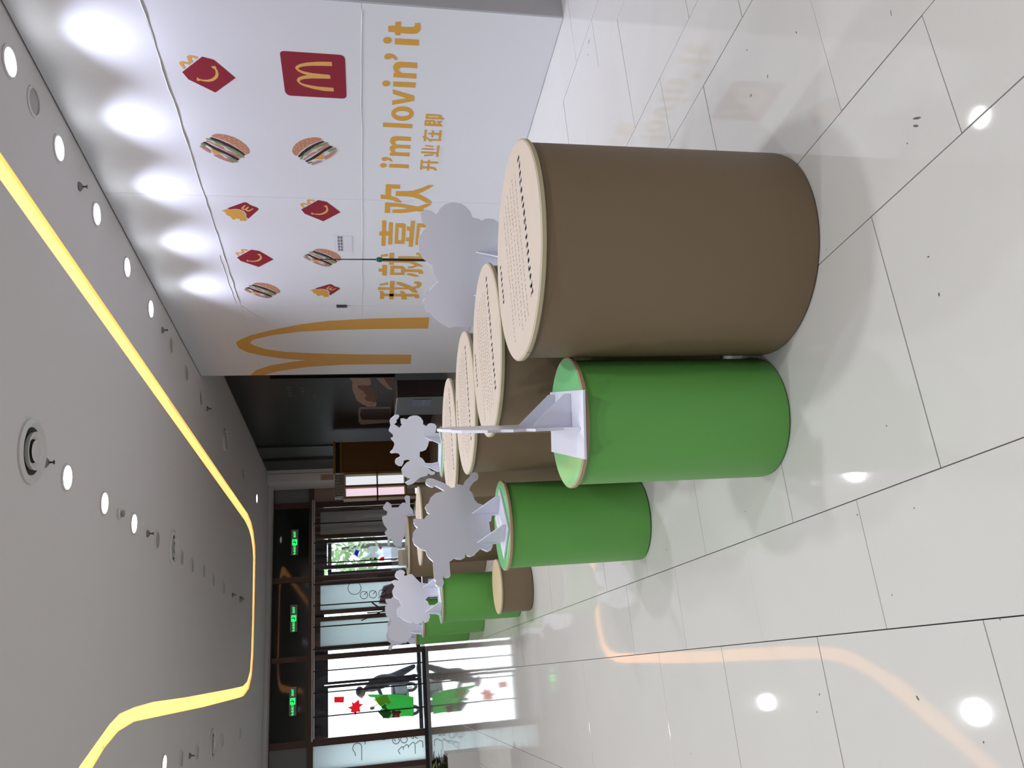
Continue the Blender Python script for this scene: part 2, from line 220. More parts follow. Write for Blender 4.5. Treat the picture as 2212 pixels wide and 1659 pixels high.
BOX=[[[-0.192,0.015],[-0.1653,-0.0654],[0.019,-0.1977],[0.1994,-0.0163],[0.065,0.1634],[-0.014,0.194]],[[-0.045,0.1763],[-0.0834,0.1914],[-0.1076,0.1977],[-0.1226,0.1904],[-0.1311,0.1732],[-0.1283,0.1484],[-0.1202,0.1231],[-0.1628,0.1275],[-0.1829,0.1286],[-0.1951,0.1184],[-0.1995,0.1007],[-0.1958,0.0734],[-0.1821,0.045],[-0.1623,0.0628],[-0.1711,0.078],[-0.1751,0.1026],[-0.133,0.0937],[-0.0972,0.1261],[-0.1034,0.1505],[-0.1016,0.1721],[-0.061,0.1603]],[[-0.0943,-0.0334],[-0.1019,-0.0634],[-0.0789,-0.074],[-0.0824,-0.0659],[-0.0557,-0.0745],[-0.0176,-0.0771],[0.0177,-0.0669],[0.0453,-0.0477],[0.0673,-0.0206],[0.0786,0.0108],[0.0782,0.0431],[0.0687,0.0766],[0.0766,0.0926],[0.0665,0.1025],[0.0331,0.0919],[0.0515,0.0793],[0.0579,0.0512],[0.0549,0.0155],[0.0392,-0.0165],[0.0112,-0.0417],[-0.0157,-0.0543],[-0.0459,-0.0584],[-0.0707,-0.0524],[-0.074,-0.0414]]]
BURK=["bun","patty","lettuce","mid","patty","cheese","lettuce","lettuce","mid","mid","onion","onion","onion","seed","seed","seed","seed","seed","seed","seed","seed","seed","seed","seed","seed","seed","seed","seed"]
BUR=[[[0.0027,0.2],[-0.0423,0.1896],[-0.101,0.1609],[-0.1518,0.112],[-0.1856,0.0567],[-0.2021,0.0027],[-0.2027,-0.0371],[-0.1917,-0.0632],[-0.1692,-0.0781],[-0.1446,-0.0341],[-0.0964,0.0356],[-0.0399,0.0931],[0.0163,0.1349],[0.0653,0.1602],[0.0728,0.1717],[0.0557,0.1867],[0.0294,0.1981]],[[0.0763,0.1556],[0.0152,0.1185],[-0.0505,0.0654],[-0.1026,0.0084],[-0.1433,-0.0474],[-0.1587,-0.0829],[-0.1445,-0.0957],[-0.1154,-0.0513],[-0.0772,-0.0036],[-0.0163,0.046],[0.0315,0.0925],[0.0693,0.1169],[0.096,0.1434]],[[0.1282,0.143],[0.0929,0.1295],[0.0504,0.1047],[0.0117,0.064],[-0.031,0.0261],[-0.0586,0.011],[-0.101,-0.0318],[-0.1212,-0.0731],[-0.1409,-0.1063],[-0.1381,-0.129],[-0.1011,-0.0992],[-0.0861,-0.0715],[-0.0569,-0.0295],[-0.0319,0.0125],[0.0102,0.0422],[0.0482,0.0718],[0.0682,0.1005],[0.1198,0.1205]],[[0.1263,0.114],[0.057,0.0669],[0.0184,0.0291],[-0.0346,-0.0283],[-0.087,-0.085],[-0.1201,-0.1216],[-0.1035,-0.1344],[-0.0614,-0.0974],[0.0013,-0.0264],[0.0592,0.0315],[0.1081,0.0812],[0.1321,0.0966]],[[0.1435,0.0932],[0.1014,0.0478],[0.0049,-0.0398],[-0.0569,-0.0972],[-0.0927,-0.1367],[-0.0918,-0.1556],[-0.0792,-0.166],[-0.0365,-0.1236],[0.0022,-0.081],[0.0548,-0.0373],[0.1034,0.0066],[0.1486,0.0645],[0.1615,0.0847]],[[0.1124,0.0043],[0.0493,-0.0513],[0.0108,-0.086],[0.0479,-0.0734],[0.1077,-0.0706],[0.1135,-0.0149]],[[-0.0043,-0.1113],[-0.0418,-0.1374],[-0.0661,-0.1683],[-0.0744,-0.1931],[-0.0542,-0.1897],[-0.0211,-0.1612],[-0.0054,-0.1278]],[[0.1684,0.0824],[0.1524,0.0509],[0.155,0.0178],[0.1752,0.0412],[0.1859,0.0641]],[[0.0704,-0.0778],[0.0458,-0.1065],[0.0074,-0.1383],[-0.0266,-0.1779],[-0.0498,-0.1909],[-0.0326,-0.2],[0.0185,-0.1764],[0.0713,-0.1358],[0.1159,-0.0869]],[[0.1893,0.042],[0.1396,-0.0052],[0.1285,-0.0335],[0.1335,-0.0652],[0.1715,-0.0174],[0.2027,0.0317]],[[-0.0023,0.0224],[-0.033,-0.0038],[-0.0552,-0.0375],[-0.0072,-0.0187],[0.001,0.0036]],[[0.0862,0.0962],[0.0603,0.0835],[0.05,0.0637],[0.0803,0.0766]],[[0.0519,-0.0814],[0.0099,-0.0998],[-0.0056,-0.1305],[0.0261,-0.1293],[0.0394,-0.0985]],[[-0.1773,-0.0086],[-0.1793,-0.0135],[-0.1626,-0.0195],[-0.1597,-0.0151]],[[-0.1492,0.0249],[-0.1513,0.02],[-0.1344,0.0141],[-0.1315,0.0185]],[[-0.1829,0.0335],[-0.185,0.0286],[-0.1683,0.0227],[-0.1654,0.0272]],[[-0.1447,0.0599],[-0.1467,0.0549],[-0.1298,0.0491],[-0.1269,0.0535]],[[-0.17,0.0662],[-0.172,0.0613],[-0.1553,0.0554],[-0.1524,0.0599]],[[-0.146,0.1036],[-0.148,0.0987],[-0.1312,0.093],[-0.1283,0.0974]],[[-0.1051,0.1012],[-0.1071,0.0962],[-0.0901,0.0904],[-0.0872,0.0949]],[[-0.1074,0.0663],[-0.1095,0.0613],[-0.0925,0.0555],[-0.0895,0.0599]],[[-0.1111,0.1407],[-0.1131,0.1358],[-0.0962,0.1301],[-0.0932,0.1346]],[[-0.0743,0.1368],[-0.0764,0.1318],[-0.0593,0.1261],[-0.0563,0.1306]],[[-0.069,0.105],[-0.0711,0.1001],[-0.0539,0.0943],[-0.051,0.0988]],[[-0.0746,0.1648],[-0.0767,0.1599],[-0.0596,0.1542],[-0.0566,0.1587]],[[-0.039,0.14],[-0.041,0.135],[-0.0237,0.1292],[-0.0208,0.1338]],[[-0.0295,0.1831],[-0.0316,0.1781],[-0.0142,0.1725],[-0.0113,0.177]],[[0.0028,0.1668],[0.0006,0.1618],[0.0181,0.1561],[0.0211,0.1607]]]
FRIES=[[[-0.0599,0.1171],[-0.1727,-0.0528],[-0.1772,-0.0813],[-0.129,-0.1142],[-0.0847,-0.1764],[-0.0639,-0.1836],[-0.0423,-0.177],[0.1228,-0.0618],[0.0938,-0.0455],[0.0335,-0.0534],[-0.0142,-0.037],[-0.0445,-0.0015],[-0.053,0.0423],[-0.0397,0.0977]],[[-0.0112,0.1836],[-0.0493,0.1187],[-0.0322,0.0988],[-0.0423,0.0439],[-0.0266,-0.0047],[0.0128,-0.0334],[0.0667,-0.0404],[0.1053,-0.0353],[0.1325,-0.0444],[0.1665,-0.0301],[0.1675,-0.0068],[0.1509,-0.0032],[0.1772,0.0119],[0.1578,0.0266],[0.1245,0.0248],[0.1365,0.0467],[0.1146,0.0493],[0.1516,0.0862],[0.1172,0.107],[0.0953,0.1066],[0.0767,0.1294],[0.0641,0.1389],[0.0429,0.1498],[0.0265,0.1445],[0.0004,0.1573]],[[-0.0771,-0.0202],[-0.1316,-0.0612],[-0.1216,-0.0711],[-0.0675,-0.0386],[-0.0519,-0.0449],[-0.1015,-0.0881],[-0.0915,-0.0981],[-0.0478,-0.0698],[-0.0301,-0.0789],[-0.0719,-0.1295],[-0.0615,-0.135],[-0.0113,-0.0878],[-0.0156,-0.0656],[-0.0362,-0.0513],[-0.0385,-0.0318],[-0.0559,-0.0172]]]
BIGM=[[9.6466,0.6068],[9.6836,1.358],[9.7521,1.9371],[9.867,2.3253],[10.0539,2.7233],[10.221,3.0106],[10.3679,3.1649],[10.4327,3.2166],[10.4834,3.2335],[10.6493,3.2237],[10.8111,3.1262],[10.9528,2.9204],[11.0726,2.6224],[11.1376,2.3328],[11.19,2.5272],[11.3262,2.8572],[11.5095,3.0902],[11.7204,3.1979],[11.725,3.0082],[11.5693,2.7748],[11.4025,2.3287],[11.3298,1.7811],[11.3305,0.7678],[10.9587,0.7773],[10.9291,1.5588],[10.8756,2.1907],[10.8116,2.5991],[10.7094,2.8526],[10.5749,2.9965],[10.5121,3.0379],[10.471,3.0425],[10.3702,2.9908],[10.2238,2.7411],[10.1051,2.3426],[10.0595,1.9493],[10.0247,1.3542],[10.0099,0.5952]]
STAND={"S2":{"p0":[0.745,4.265],"n":[0.5593,-0.829],"tips":[[0.124,0.954],[-0.098,0.954]],"o":[[0.3854,1.1915],[0.4088,1.1852],[0.4187,1.1683],[0.4128,1.1422],[0.3941,1.1203],[0.3748,1.0868],[0.352,1.0655],[0.3274,1.0475],[0.3304,1.0266],[0.3341,1.0174],[0.349,1.0158],[0.3557,0.9973],[0.3444,0.975],[0.3802,0.9589],[0.4179,0.9274],[0.4483,0.9145],[0.4569,0.8922],[0.4461,0.877],[0.4192,0.8736],[0.3976,0.8819],[0.3772,0.9085],[0.3439,0.9306],[0.3062,0.9442],[0.2714,0.9279],[0.242,0.9259],[0.2169,0.9218],[0.1914,0.9092],[0.1774,0.8821],[0.1595,0.8557],[0.1229,0.805],[0.1047,0.805],[0.0974,0.8274],[0.094,0.8479],[0.0788,0.8444],[0.0557,0.8507],[0.0488,0.8645],[-0.0238,0.868],[-0.0692,0.8635],[-0.0845,0.8075],[-0.1032,0.805],[-0.1163,0.8512],[-0.1203,0.8711],[-0.1489,0.878],[-0.1311,0.8698],[-0.1616,0.8846],[-0.1716,0.9064],[-0.1536,0.9311],[-0.1483,0.9405],[-0.1674,0.9603],[-0.1907,0.9795],[-0.1996,1.002],[-0.1931,1.0173],[-0.1767,1.0234],[-0.201,1.0289],[-0.2149,1.0519],[-0.2116,1.0727],[-0.2034,1.0878],[-0.2257,1.1139],[-0.317,1.1181],[-0.3312,1.1273],[-0.3313,1.1454],[-0.3205,1.1559],[-0.3434,1.1589],[-0.3633,1.1562],[-0.3822,1.1631],[-0.3914,1.1767],[-0.3863,1.1914],[-0.3726,1.2003],[-0.3535,1.1948],[-0.3397,1.2038],[-0.2189,1.1999],[-0.1932,1.2188],[-0.168,1.2286],[-0.1467,1.2309],[-0.1434,1.2312],[-0.1231,1.2654],[-0.089,1.2896],[-0.0486,1.295],[-0.0122,1.29],[0.0093,1.2778],[0.0269,1.2602],[0.0431,1.2755],[0.0702,1.2819],[0.0932,1.2804],[0.0936,1.2584],[0.0873,1.2229],[0.1114,1.2072],[0.1259,1.1893],[0.1426,1.2033],[0.1545,1.2038],[0.1828,1.21],[0.2023,1.2],[0.2096,1.1881],[0.2536,1.1731],[0.2889,1.1413],[0.3066,1.0875],[0.3382,1.1195],[0.3566,1.1412],[0.3445,1.1539],[0.352,1.1708],[0.3679,1.187]]},"S3":{"p0":[0.73,8.146],"n":[0.6124,-0.7905],"tips":[[0.171,0.952],[-0.161,0.95]],"o":[[0.3646,1.2304],[0.4134,1.2125],[0.4355,1.175],[0.4252,1.139],[0.3909,1.1201],[0.367,1.1345],[0.3451,1.1306],[0.3467,1.1072],[0.3623,1.0802],[0.3622,1.0542],[0.3257,1.0307],[0.288,1.0073],[0.2357,0.9749],[0.2062,0.8792],[0.1679,0.805],[0.045,0.805],[0.0451,0.8521],[0.0495,0.9],[0.003,0.9443],[-0.0294,0.9192],[-0.0766,0.9106],[-0.0814,0.805],[-0.1979,0.805],[-0.2084,0.825],[-0.1933,0.8485],[-0.1865,0.9198],[-0.2193,0.9126],[-0.2776,0.9347],[-0.2904,0.9651],[-0.2702,0.9782],[-0.2929,1.0043],[-0.2985,1.0437],[-0.2734,1.076],[-0.284,1.0962],[-0.2678,1.134],[-0.2391,1.1712],[-0.1976,1.2079],[-0.2025,1.2227],[-0.1571,1.2302],[-0.0986,1.2347],[-0.0692,1.2012],[-0.0449,1.1801],[-0.0036,1.1978],[0.0269,1.2037],[0.046,1.2302],[0.0889,1.2583],[0.144,1.2669],[0.2102,1.2376],[0.2824,1.2649],[0.2973,1.2335],[0.2862,1.1879],[0.3043,1.1921],[0.3352,1.2215]]},"S4":{"p0":[0.734,10.745],"n":[-0.315,-0.9491],"tips":[[-0.176,0.961]],"o":[[0.1272,1.2745],[0.1706,1.2759],[0.2071,1.2407],[0.2437,1.2681],[0.274,1.2676],[0.2771,1.2178],[0.2734,1.1962],[0.302,1.1697],[0.2831,1.0832],[0.2119,0.9974],[0.1203,0.9336],[-0.0151,0.8705],[-0.0808,0.8367],[-0.0946,0.805],[-0.2119,0.805],[-0.1921,0.8914],[-0.1901,0.9176],[-0.2101,0.9398],[-0.2402,0.9447],[-0.2678,0.9801],[-0.2845,0.9891],[-0.2948,1.0503],[-0.29,1.111],[-0.2755,1.1584],[-0.2408,1.214],[-0.1996,1.2435],[-0.1739,1.2409],[-0.1473,1.2491],[-0.1264,1.2401],[-0.1044,1.244],[-0.076,1.2197],[-0.043,1.1975],[-0.0039,1.199],[0.0235,1.218],[0.038,1.2393],[0.0659,1.2647]]},"S5":{"p0":[0.697,12.367],"n":[-0.2,-0.9798],"tips":[],"o":[[0.1782,1.1417],[0.1803,1.1714],[0.1314,1.1675],[0.1327,1.1849],[0.0788,1.2108],[0.0554,1.1891],[0.0174,1.1998],[-0.0309,1.2008],[-0.0726,1.224],[-0.1017,1.2221],[-0.1513,1.2034],[-0.1938,1.1525],[-0.2205,1.1803],[-0.2332,1.1909],[-0.2504,1.2018],[-0.2749,1.1949],[-0.2861,1.1674],[-0.2731,1.1424],[-0.2435,1.1355],[-0.2094,1.11],[-0.2188,1.0669],[-0.2106,1.017],[-0.1963,0.967],[-0.2043,0.9423],[-0.183,0.9043],[-0.2161,0.8678],[-0.2245,0.8368],[-0.2149,0.8053],[-0.1914,0.805],[-0.0857,0.805],[0.0358,0.805],[0.1391,0.8681],[0.1985,1.0167]]},"S6":{"p0":[2.041,7.348],"n":[-0.7297,-0.6837],"tips":[[0.172,0.974],[-0.144,0.976]],"o":[[0.3507,1.2841],[0.3768,1.2765],[0.4165,1.2362],[0.4186,1.2058],[0.4037,1.1946],[0.3835,1.203],[0.3607,1.2232],[0.3429,1.218],[0.3155,1.2448],[0.2926,1.21],[0.2744,1.1936],[0.309,1.1668],[0.33,1.1797],[0.3742,1.1842],[0.3774,1.1547],[0.3637,1.1239],[0.3923,1.0987],[0.4042,1.0632],[0.4019,1.0222],[0.3805,0.991],[0.3416,0.9696],[0.306,0.9689],[0.2843,0.9373],[0.3104,0.9172],[0.3168,0.8915],[0.3087,0.8601],[0.2843,0.8413],[0.2246,0.8474],[0.2101,0.8627],[0.2057,0.8181],[0.1269,0.8157],[0.1211,0.91],[0.0757,0.9168],[0.0275,0.9367],[0.0105,0.9731],[0.0101,0.9941],[-0.0533,0.9955],[-0.0761,0.9661],[-0.1271,0.9359],[-0.1328,0.8746],[-0.1199,0.811],[-0.1764,0.8093],[-0.1781,0.9161],[-0.2241,0.8722],[-0.2319,0.8399],[-0.257,0.8446],[-0.2683,0.8764],[-0.2446,0.9092],[-0.2665,0.914],[-0.2778,0.9458],[-0.2885,0.9884],[-0.3188,1.0199],[-0.3556,1.0513],[-0.3754,1.1044],[-0.3519,1.126],[-0.3421,1.1314],[-0.3184,1.0945],[-0.3006,1.0681],[-0.2894,1.1055],[-0.2621,1.1482],[-0.2299,1.1643],[-0.192,1.17],[-0.1555,1.1493],[-0.1133,1.1182],[-0.0933,1.0764],[-0.0778,1.1081],[-0.0842,1.1474],[-0.1119,1.1497],[-0.1486,1.1651],[-0.1472,1.1966],[-0.121,1.2281],[-0.0961,1.2335],[-0.0657,1.2232],[-0.0398,1.1791],[-0.0053,1.1976],[0.0032,1.2288],[-0.0025,1.2703],[0.0132,1.2807],[0.0396,1.2549],[0.0934,1.2371],[0.1239,1.245],[0.1609,1.2734],[0.1716,1.2708],[0.1722,1.2529],[0.208,1.253],[0.2479,1.2915],[0.2626,1.289],[0.3035,1.2763]]},"S8":{"p0":[2.22,11.3],"n":[-0.4392,-0.8984],"tips":[[0.002,0.971]],"o":[[0.1192,1.2554],[0.1844,1.21],[0.1989,1.192],[0.1691,1.1449],[0.1439,1.1303],[0.11,1.1278],[0.1089,1.0384],[0.1678,0.9839],[0.1771,0.9599],[0.1681,0.9241],[0.2273,0.9414],[0.2461,0.9502],[0.2815,0.9169],[0.2671,0.8691],[0.1098,0.8647],[0.0554,0.8232],[-0.0503,0.8121],[-0.0877,0.8065],[-0.2582,0.8081],[-0.2572,0.9406],[-0.3278,0.9534],[-0.3578,0.9717],[-0.4065,0.9903],[-0.5058,0.9914],[-0.5099,1.0275],[-0.4895,1.0573],[-0.4506,1.0868],[-0.4306,1.1105],[-0.3677,1.1277],[-0.3537,1.1574],[-0.3843,1.1637],[-0.4403,1.1585],[-0.4478,1.1884],[-0.4317,1.2001],[-0.3333,1.1899],[-0.301,1.2163],[-0.2507,1.2335],[-0.2033,1.1972],[-0.1716,1.2147],[-0.1331,1.2439],[-0.052,1.2665],[-0.0152,1.266],[-0.0041,1.2422],[0.0001,1.2035],[0.0546,1.188],[0.0879,1.2409]]},"S7":{"p0":[2.1,3.5],"n":[-0.6754,-0.7374],"tips":[[-0.058,0.955],[-0.291,0.956]],"o":[[0.1346,1.244],[0.1467,1.2217],[0.1476,1.2055],[0.1441,1.1891],[0.1363,1.175],[0.1285,1.1631],[0.1556,1.1473],[0.1769,1.1245],[0.1874,1.0967],[0.1889,1.0662],[0.184,1.0355],[0.1685,1.009],[0.1458,0.9892],[0.1157,0.9761],[0.1083,0.9424],[0.1003,0.9289],[0.1101,0.9137],[0.1131,0.8898],[0.1101,0.8656],[0.0999,0.847],[0.0837,0.828],[0.0507,0.8116],[-0.1941,0.805],[-0.2955,0.8406],[-0.454,0.9191],[-0.465,0.9528],[-0.4693,0.974],[-0.4671,0.9847],[-0.4704,1.0038],[-0.4681,1.0251],[-0.4692,1.0441],[-0.4702,1.0673],[-0.4757,1.0756],[-0.4724,1.0884],[-0.4624,1.1055],[-0.4405,1.1396],[-0.4165,1.1672],[-0.3894,1.1906],[-0.3905,1.2051],[-0.3776,1.2126],[-0.3454,1.2162],[-0.339,1.2245],[-0.3305,1.2257],[-0.3112,1.2146],[-0.3006,1.2199],[-0.2837,1.2202],[-0.2773,1.2152],[-0.2729,1.1927],[-0.2517,1.1767],[-0.2347,1.1606],[-0.2198,1.1425],[-0.2011,1.1572],[-0.172,1.1721],[-0.1472,1.1777],[-0.1348,1.1769],[-0.1344,1.1791],[-0.1154,1.208],[-0.0988,1.2297],[-0.0725,1.2443],[-0.0416,1.2529],[-0.0059,1.2522],[0.0202,1.2455],[0.0464,1.2295],[0.0656,1.2087],[0.0815,1.23],[0.1046,1.2397]]}}
POST=[[[13.765,1.73],[13.781,1.353],[14.135,1.333],[14.182,1.385],[14.198,1.583],[14.594,1.365],[15.204,1.214],[15.418,1.229],[15.407,1.397],[15.242,1.508],[15.012,1.607],[14.605,1.656],[14.344,1.688],[13.972,1.679]],[[13.785,1.243],[13.798,0.937],[14.46,0.924],[14.378,1.015],[14.094,1.135]],[[14.16,1.591],[14.155,1.437],[14.363,1.314],[14.817,1.201],[15.117,1.252],[15.081,1.38],[14.91,1.462],[14.724,1.418],[14.483,1.48],[14.273,1.584]],[[13.791,1.099],[13.798,0.937],[14.382,0.926],[14.049,1.041]],[[15.584,1.583],[15.425,1.554],[15.452,0.928],[16.524,0.905],[16.613,1.53],[16.386,1.583]],[[15.558,1.527],[15.569,0.934],[16.311,0.921],[16.264,1.51],[15.948,1.552]]]
POSTB=[[14.036,1.334],[15.365,0.922]]
DRAW=[[[-1.778,1.644],[-1.472,1.639],[-1.41,1.66],[-1.377,1.745],[-1.405,1.82],[-1.481,1.858],[-1.542,1.843],[-1.585,1.801],[-1.665,1.792]],[[-1.321,1.546],[-1.349,1.573],[-1.392,1.542],[-1.429,1.569]],[[-1.42,0.717],[-1.456,0.728],[-1.481,0.756],[-1.491,0.794],[-1.483,0.834],[-1.458,0.867],[-1.423,0.885],[-1.386,0.884],[-1.354,0.864],[-1.336,0.83],[-1.336,0.789],[-1.352,0.752],[-1.383,0.726],[-1.42,0.717]],[[-1.419,0.523],[-1.453,0.534],[-1.478,0.561],[-1.488,0.598],[-1.479,0.637],[-1.456,0.669],[-1.422,0.687],[-1.385,0.685],[-1.354,0.666],[-1.337,0.632],[-1.336,0.593],[-1.352,0.556],[-1.382,0.531],[-1.419,0.523]],[[-1.378,0.85],[-1.432,0.808]],[[-1.732,0.709],[-1.647,0.761],[-1.562,0.66],[-1.59,0.628],[-1.64,0.63]],[[-1.59,0.628],[-1.527,0.55],[-1.551,0.507],[-1.612,0.498]],[[-1.572,0.497],[-1.488,0.384],[-1.527,0.336],[-1.758,0.34]],[[-1.529,0.32],[-1.468,0.219],[-1.495,0.143],[-1.637,0.143]],[[-1.305,0.443],[-1.399,0.414],[-1.404,0.359],[-1.321,0.378]],[[-1.325,0.334],[-1.398,0.315],[-1.413,0.26]],[[-1.313,1.217],[-1.353,1.164],[-1.37,1.088],[-1.333,1.001]]]
DRAW2=[[[2.134,1.425],[2.09,1.437],[2.058,1.468],[2.045,1.512],[2.053,1.557],[2.082,1.595],[2.124,1.616],[2.169,1.615],[2.209,1.593],[2.232,1.554],[2.235,1.508],[2.216,1.465],[2.179,1.435],[2.134,1.425]],[[2.14,1.192],[2.096,1.205],[2.064,1.236],[2.05,1.28],[2.059,1.326],[2.088,1.364],[2.13,1.384],[2.175,1.383],[2.215,1.361],[2.238,1.322],[2.241,1.276],[2.222,1.233],[2.185,1.203],[2.14,1.192]],[[2.145,0.95],[2.102,0.963],[2.071,0.994],[2.058,1.037],[2.066,1.082],[2.094,1.119],[2.135,1.139],[2.18,1.138],[2.219,1.116],[2.242,1.077],[2.244,1.032],[2.225,0.99],[2.19,0.96],[2.145,0.95]],[[2.14,1.522],[2.225,1.434]],[[2.146,1.29],[2.221,1.207]],[[2.151,1.046],[2.302,0.889]],[[2.321,1.591],[2.269,1.601],[2.225,1.628],[2.192,1.67],[2.174,1.721],[2.174,1.777],[2.19,1.83],[2.222,1.877],[2.266,1.91],[2.316,1.928],[2.369,1.927],[2.418,1.909],[2.457,1.874],[2.483,1.827],[2.493,1.772],[2.485,1.717],[2.46,1.666],[2.422,1.625],[2.374,1.599],[2.321,1.591]],[[2.047,1.162],[2.084,1.069],[2.108,0.96],[2.12,0.807]]]
DEC=[["g",[[[-0.307,1.483],[-0.337,1.132],[-0.358,0.896],[-0.383,0.6],[-0.481,0.246],[-0.957,0.265],[-0.936,0.501],[-0.948,0.971],[-0.94,1.053],[-0.774,1.201],[-0.674,1.081],[-0.612,1.162],[-0.402,1.286],[-0.381,1.403]],1]],["dg",[[[-0.581,1.008],[-0.67,1.128],[-0.757,0.895],[-0.839,0.839],[-0.952,0.925],[-0.94,1.053],[-0.768,1.201],[-0.707,0.965]],2]],["y",[[[-0.368,1.038],[-0.353,0.955],[-0.479,0.911],[-0.568,0.843],[-0.613,0.903],[-0.549,0.996],[-0.636,1.139],[-0.553,1.207],[-0.443,1.322],[-0.428,1.24]],3]],["r",[[[-0.449,1.888],[-0.498,1.825],[-0.41,1.695],[-0.522,1.685],[-0.536,1.581],[-0.61,1.681],[-0.732,1.66],[-0.713,1.758],[-0.819,1.788],[-0.728,1.828],[-0.709,1.92],[-0.646,1.896],[-0.588,1.994],[-0.56,1.872]],2]],["r",[[[-0.794,0.85],[-0.765,0.802],[-0.789,0.72],[-0.781,0.625],[-0.828,0.591],[-0.89,0.641],[-0.957,0.631],[-0.943,0.842],[-0.874,0.817]],3]],["w",[[[-0.918,0.692],[-0.934,0.697],[-0.946,0.709],[-0.95,0.726],[-0.947,0.744],[-0.936,0.759],[-0.92,0.766],[-0.903,0.766],[-0.889,0.757],[-0.881,0.742],[-0.881,0.724],[-0.888,0.707],[-0.902,0.696],[-0.918,0.692]],4]],["r",[[[-0.293,2.341],[-0.31,2.081],[-0.458,2.094],[-0.436,2.342]],2]],["w",[[[-0.56,0.996],[-0.6,0.926],[-0.671,0.993]],4]],["w",[[[-0.584,0.79],[-0.6,0.732],[-0.646,0.78]],4]]]
DEC2=[["w",[[[3.106,1.483],[3.184,1.503],[3.314,1.446],[3.396,1.335],[3.375,0.959],[3.334,0.627],[3.22,0.586],[3.057,0.636],[3.093,1.077]],1]],["r",[[[2.996,1.112],[3.051,1.1],[3.09,1.055],[3.098,0.967],[2.989,0.98]],3]],["r",[[[2.988,0.793],[3.055,0.791],[3.013,0.648],[2.98,0.649]],3]],["p",[[[3.34,1.026],[3.321,1.031],[3.308,1.044],[3.302,1.061],[3.305,1.08],[3.317,1.096],[3.335,1.104],[3.354,1.104],[3.37,1.094],[3.38,1.078],[3.381,1.06],[3.374,1.042],[3.359,1.03],[3.34,1.026]],3]],["b",[[[3.334,1.709],[3.285,1.622],[3.139,1.679],[3.21,1.76]],3]],["w",[[[3.398,1.763],[3.333,1.588],[3.094,1.658],[3.201,1.798]],2]],["k",[[[3.092,1.236],[3.088,1.176],[3.022,1.178],[3.026,1.238]],4]],["k",[[[3.087,1.352],[3.085,1.308],[3.046,1.309],[3.049,1.353]],4]],["g",[[[3.572,0.887],[3.587,0.753],[3.508,0.744],[3.504,0.867]],2]]]
SPR=[[[4.256,6.322],"dark sprinkler between the hoarding downlights and the light strip, nearest one"],[[1.777,6.331],"dark sprinkler just beyond the nearest large air diffuser"],[[1.77,9.404],"dark sprinkler beyond the last lit middle downlight"],[[1.724,15.621],"dark sprinkler near the far end of the middle row"],[[-0.747,12.434],"dark sprinkler in the left ceiling row"],[[4.267,9.364],"dark sprinkler beyond the last lit hoarding downlight"],[[4.263,12.359],"dark sprinkler above the start of the black shop wall"]]
SMK=[1.769,8.268]
DOME=[1.73,16.562]
# ================================================================== SETTING
S = dict(kind='structure')
# floor: rows of square 0.8 m slabs alternate with rows of half-width slabs, joints staggered
floor = link('floor', bx(-8, 7, -6, 21.45, -.06, -.012), GROUT, **S)
floor['label'] = 'glossy pale grey porcelain tile floor with dark joints'
GAP = .0016; cells = []
x = .02-1.2*7; k = 0
while x < 7:
    for wide in (False, True):
        wdt = .8 if wide else .4; x0 = x if not wide else x+.4
        off = 1.848 if wide else 1.448
        for j in range(-10, 26):
            y0 = off+.8*j
            if y0 < -6 or y0 > 21.4: continue
            cells.append((x0, x0+wdt, y0, min(y0+.8, 21.4), wide))
    x += 1.2
def inview(c):
    cx, cy = (c[0]+c[1])/2, (c[2]+c[3])/2
    if cx > XW+.3 or cy < .3: return False
    best = False
    for qx in (c[0], c[1]):
        for qy in (c[2], c[3]):
            p = Vector((qx, qy, 0))-Vector((0, 0, 1.564)); d = p.dot(F_)
            if d < .1: continue
            if abs(p.dot(R_)/d) < 830/1687 and abs(p.dot(U_)/d) < 1107/1687: best = True
    return best
vis = sorted([c for c in cells if inview(c)], key=lambda c: (c[0]**2+c[2]**2))
near = set(id(c) for c in vis[:300])
tm = {}
def tilemesh(wx, wy):
    key = (round(wx, 3), round(wy, 3))
    if key in tm: return tm[key]
    bm = NB(); box(bm, GAP, wx-GAP, GAP, wy-GAP, -.010, 0)
    top = [e for e in bm.edges if all(v.co.z > -.001 for v in e.verts)]
    bmesh.ops.bevel(bm, geom=top, offset=.0007, segments=1, affect='EDGES')
    me = bpy.data.meshes.new('floor_tile'); bm.to_mesh(me); bm.free(); me.materials.append(TILE); tm[key] = me; return me
rest = NB()
for c in cells:
    if id(c) in near:
        o = bpy.data.objects.new('floor_tile', tilemesh(c[1]-c[0], c[3]-c[2])); COL.objects.link(o); o.parent = floor
        o.location = (c[0], c[2], random.uniform(-.0003, 0)); o.rotation_euler = (random.gauss(0, .0006), random.gauss(0, .0006), 0)
    else: box(rest, c[0]+GAP, c[1]-GAP, c[2]+GAP, c[3]-GAP, -.010, 0)
link('floor_tiles_outside_view', rest, TILE, floor, kind='stuff')
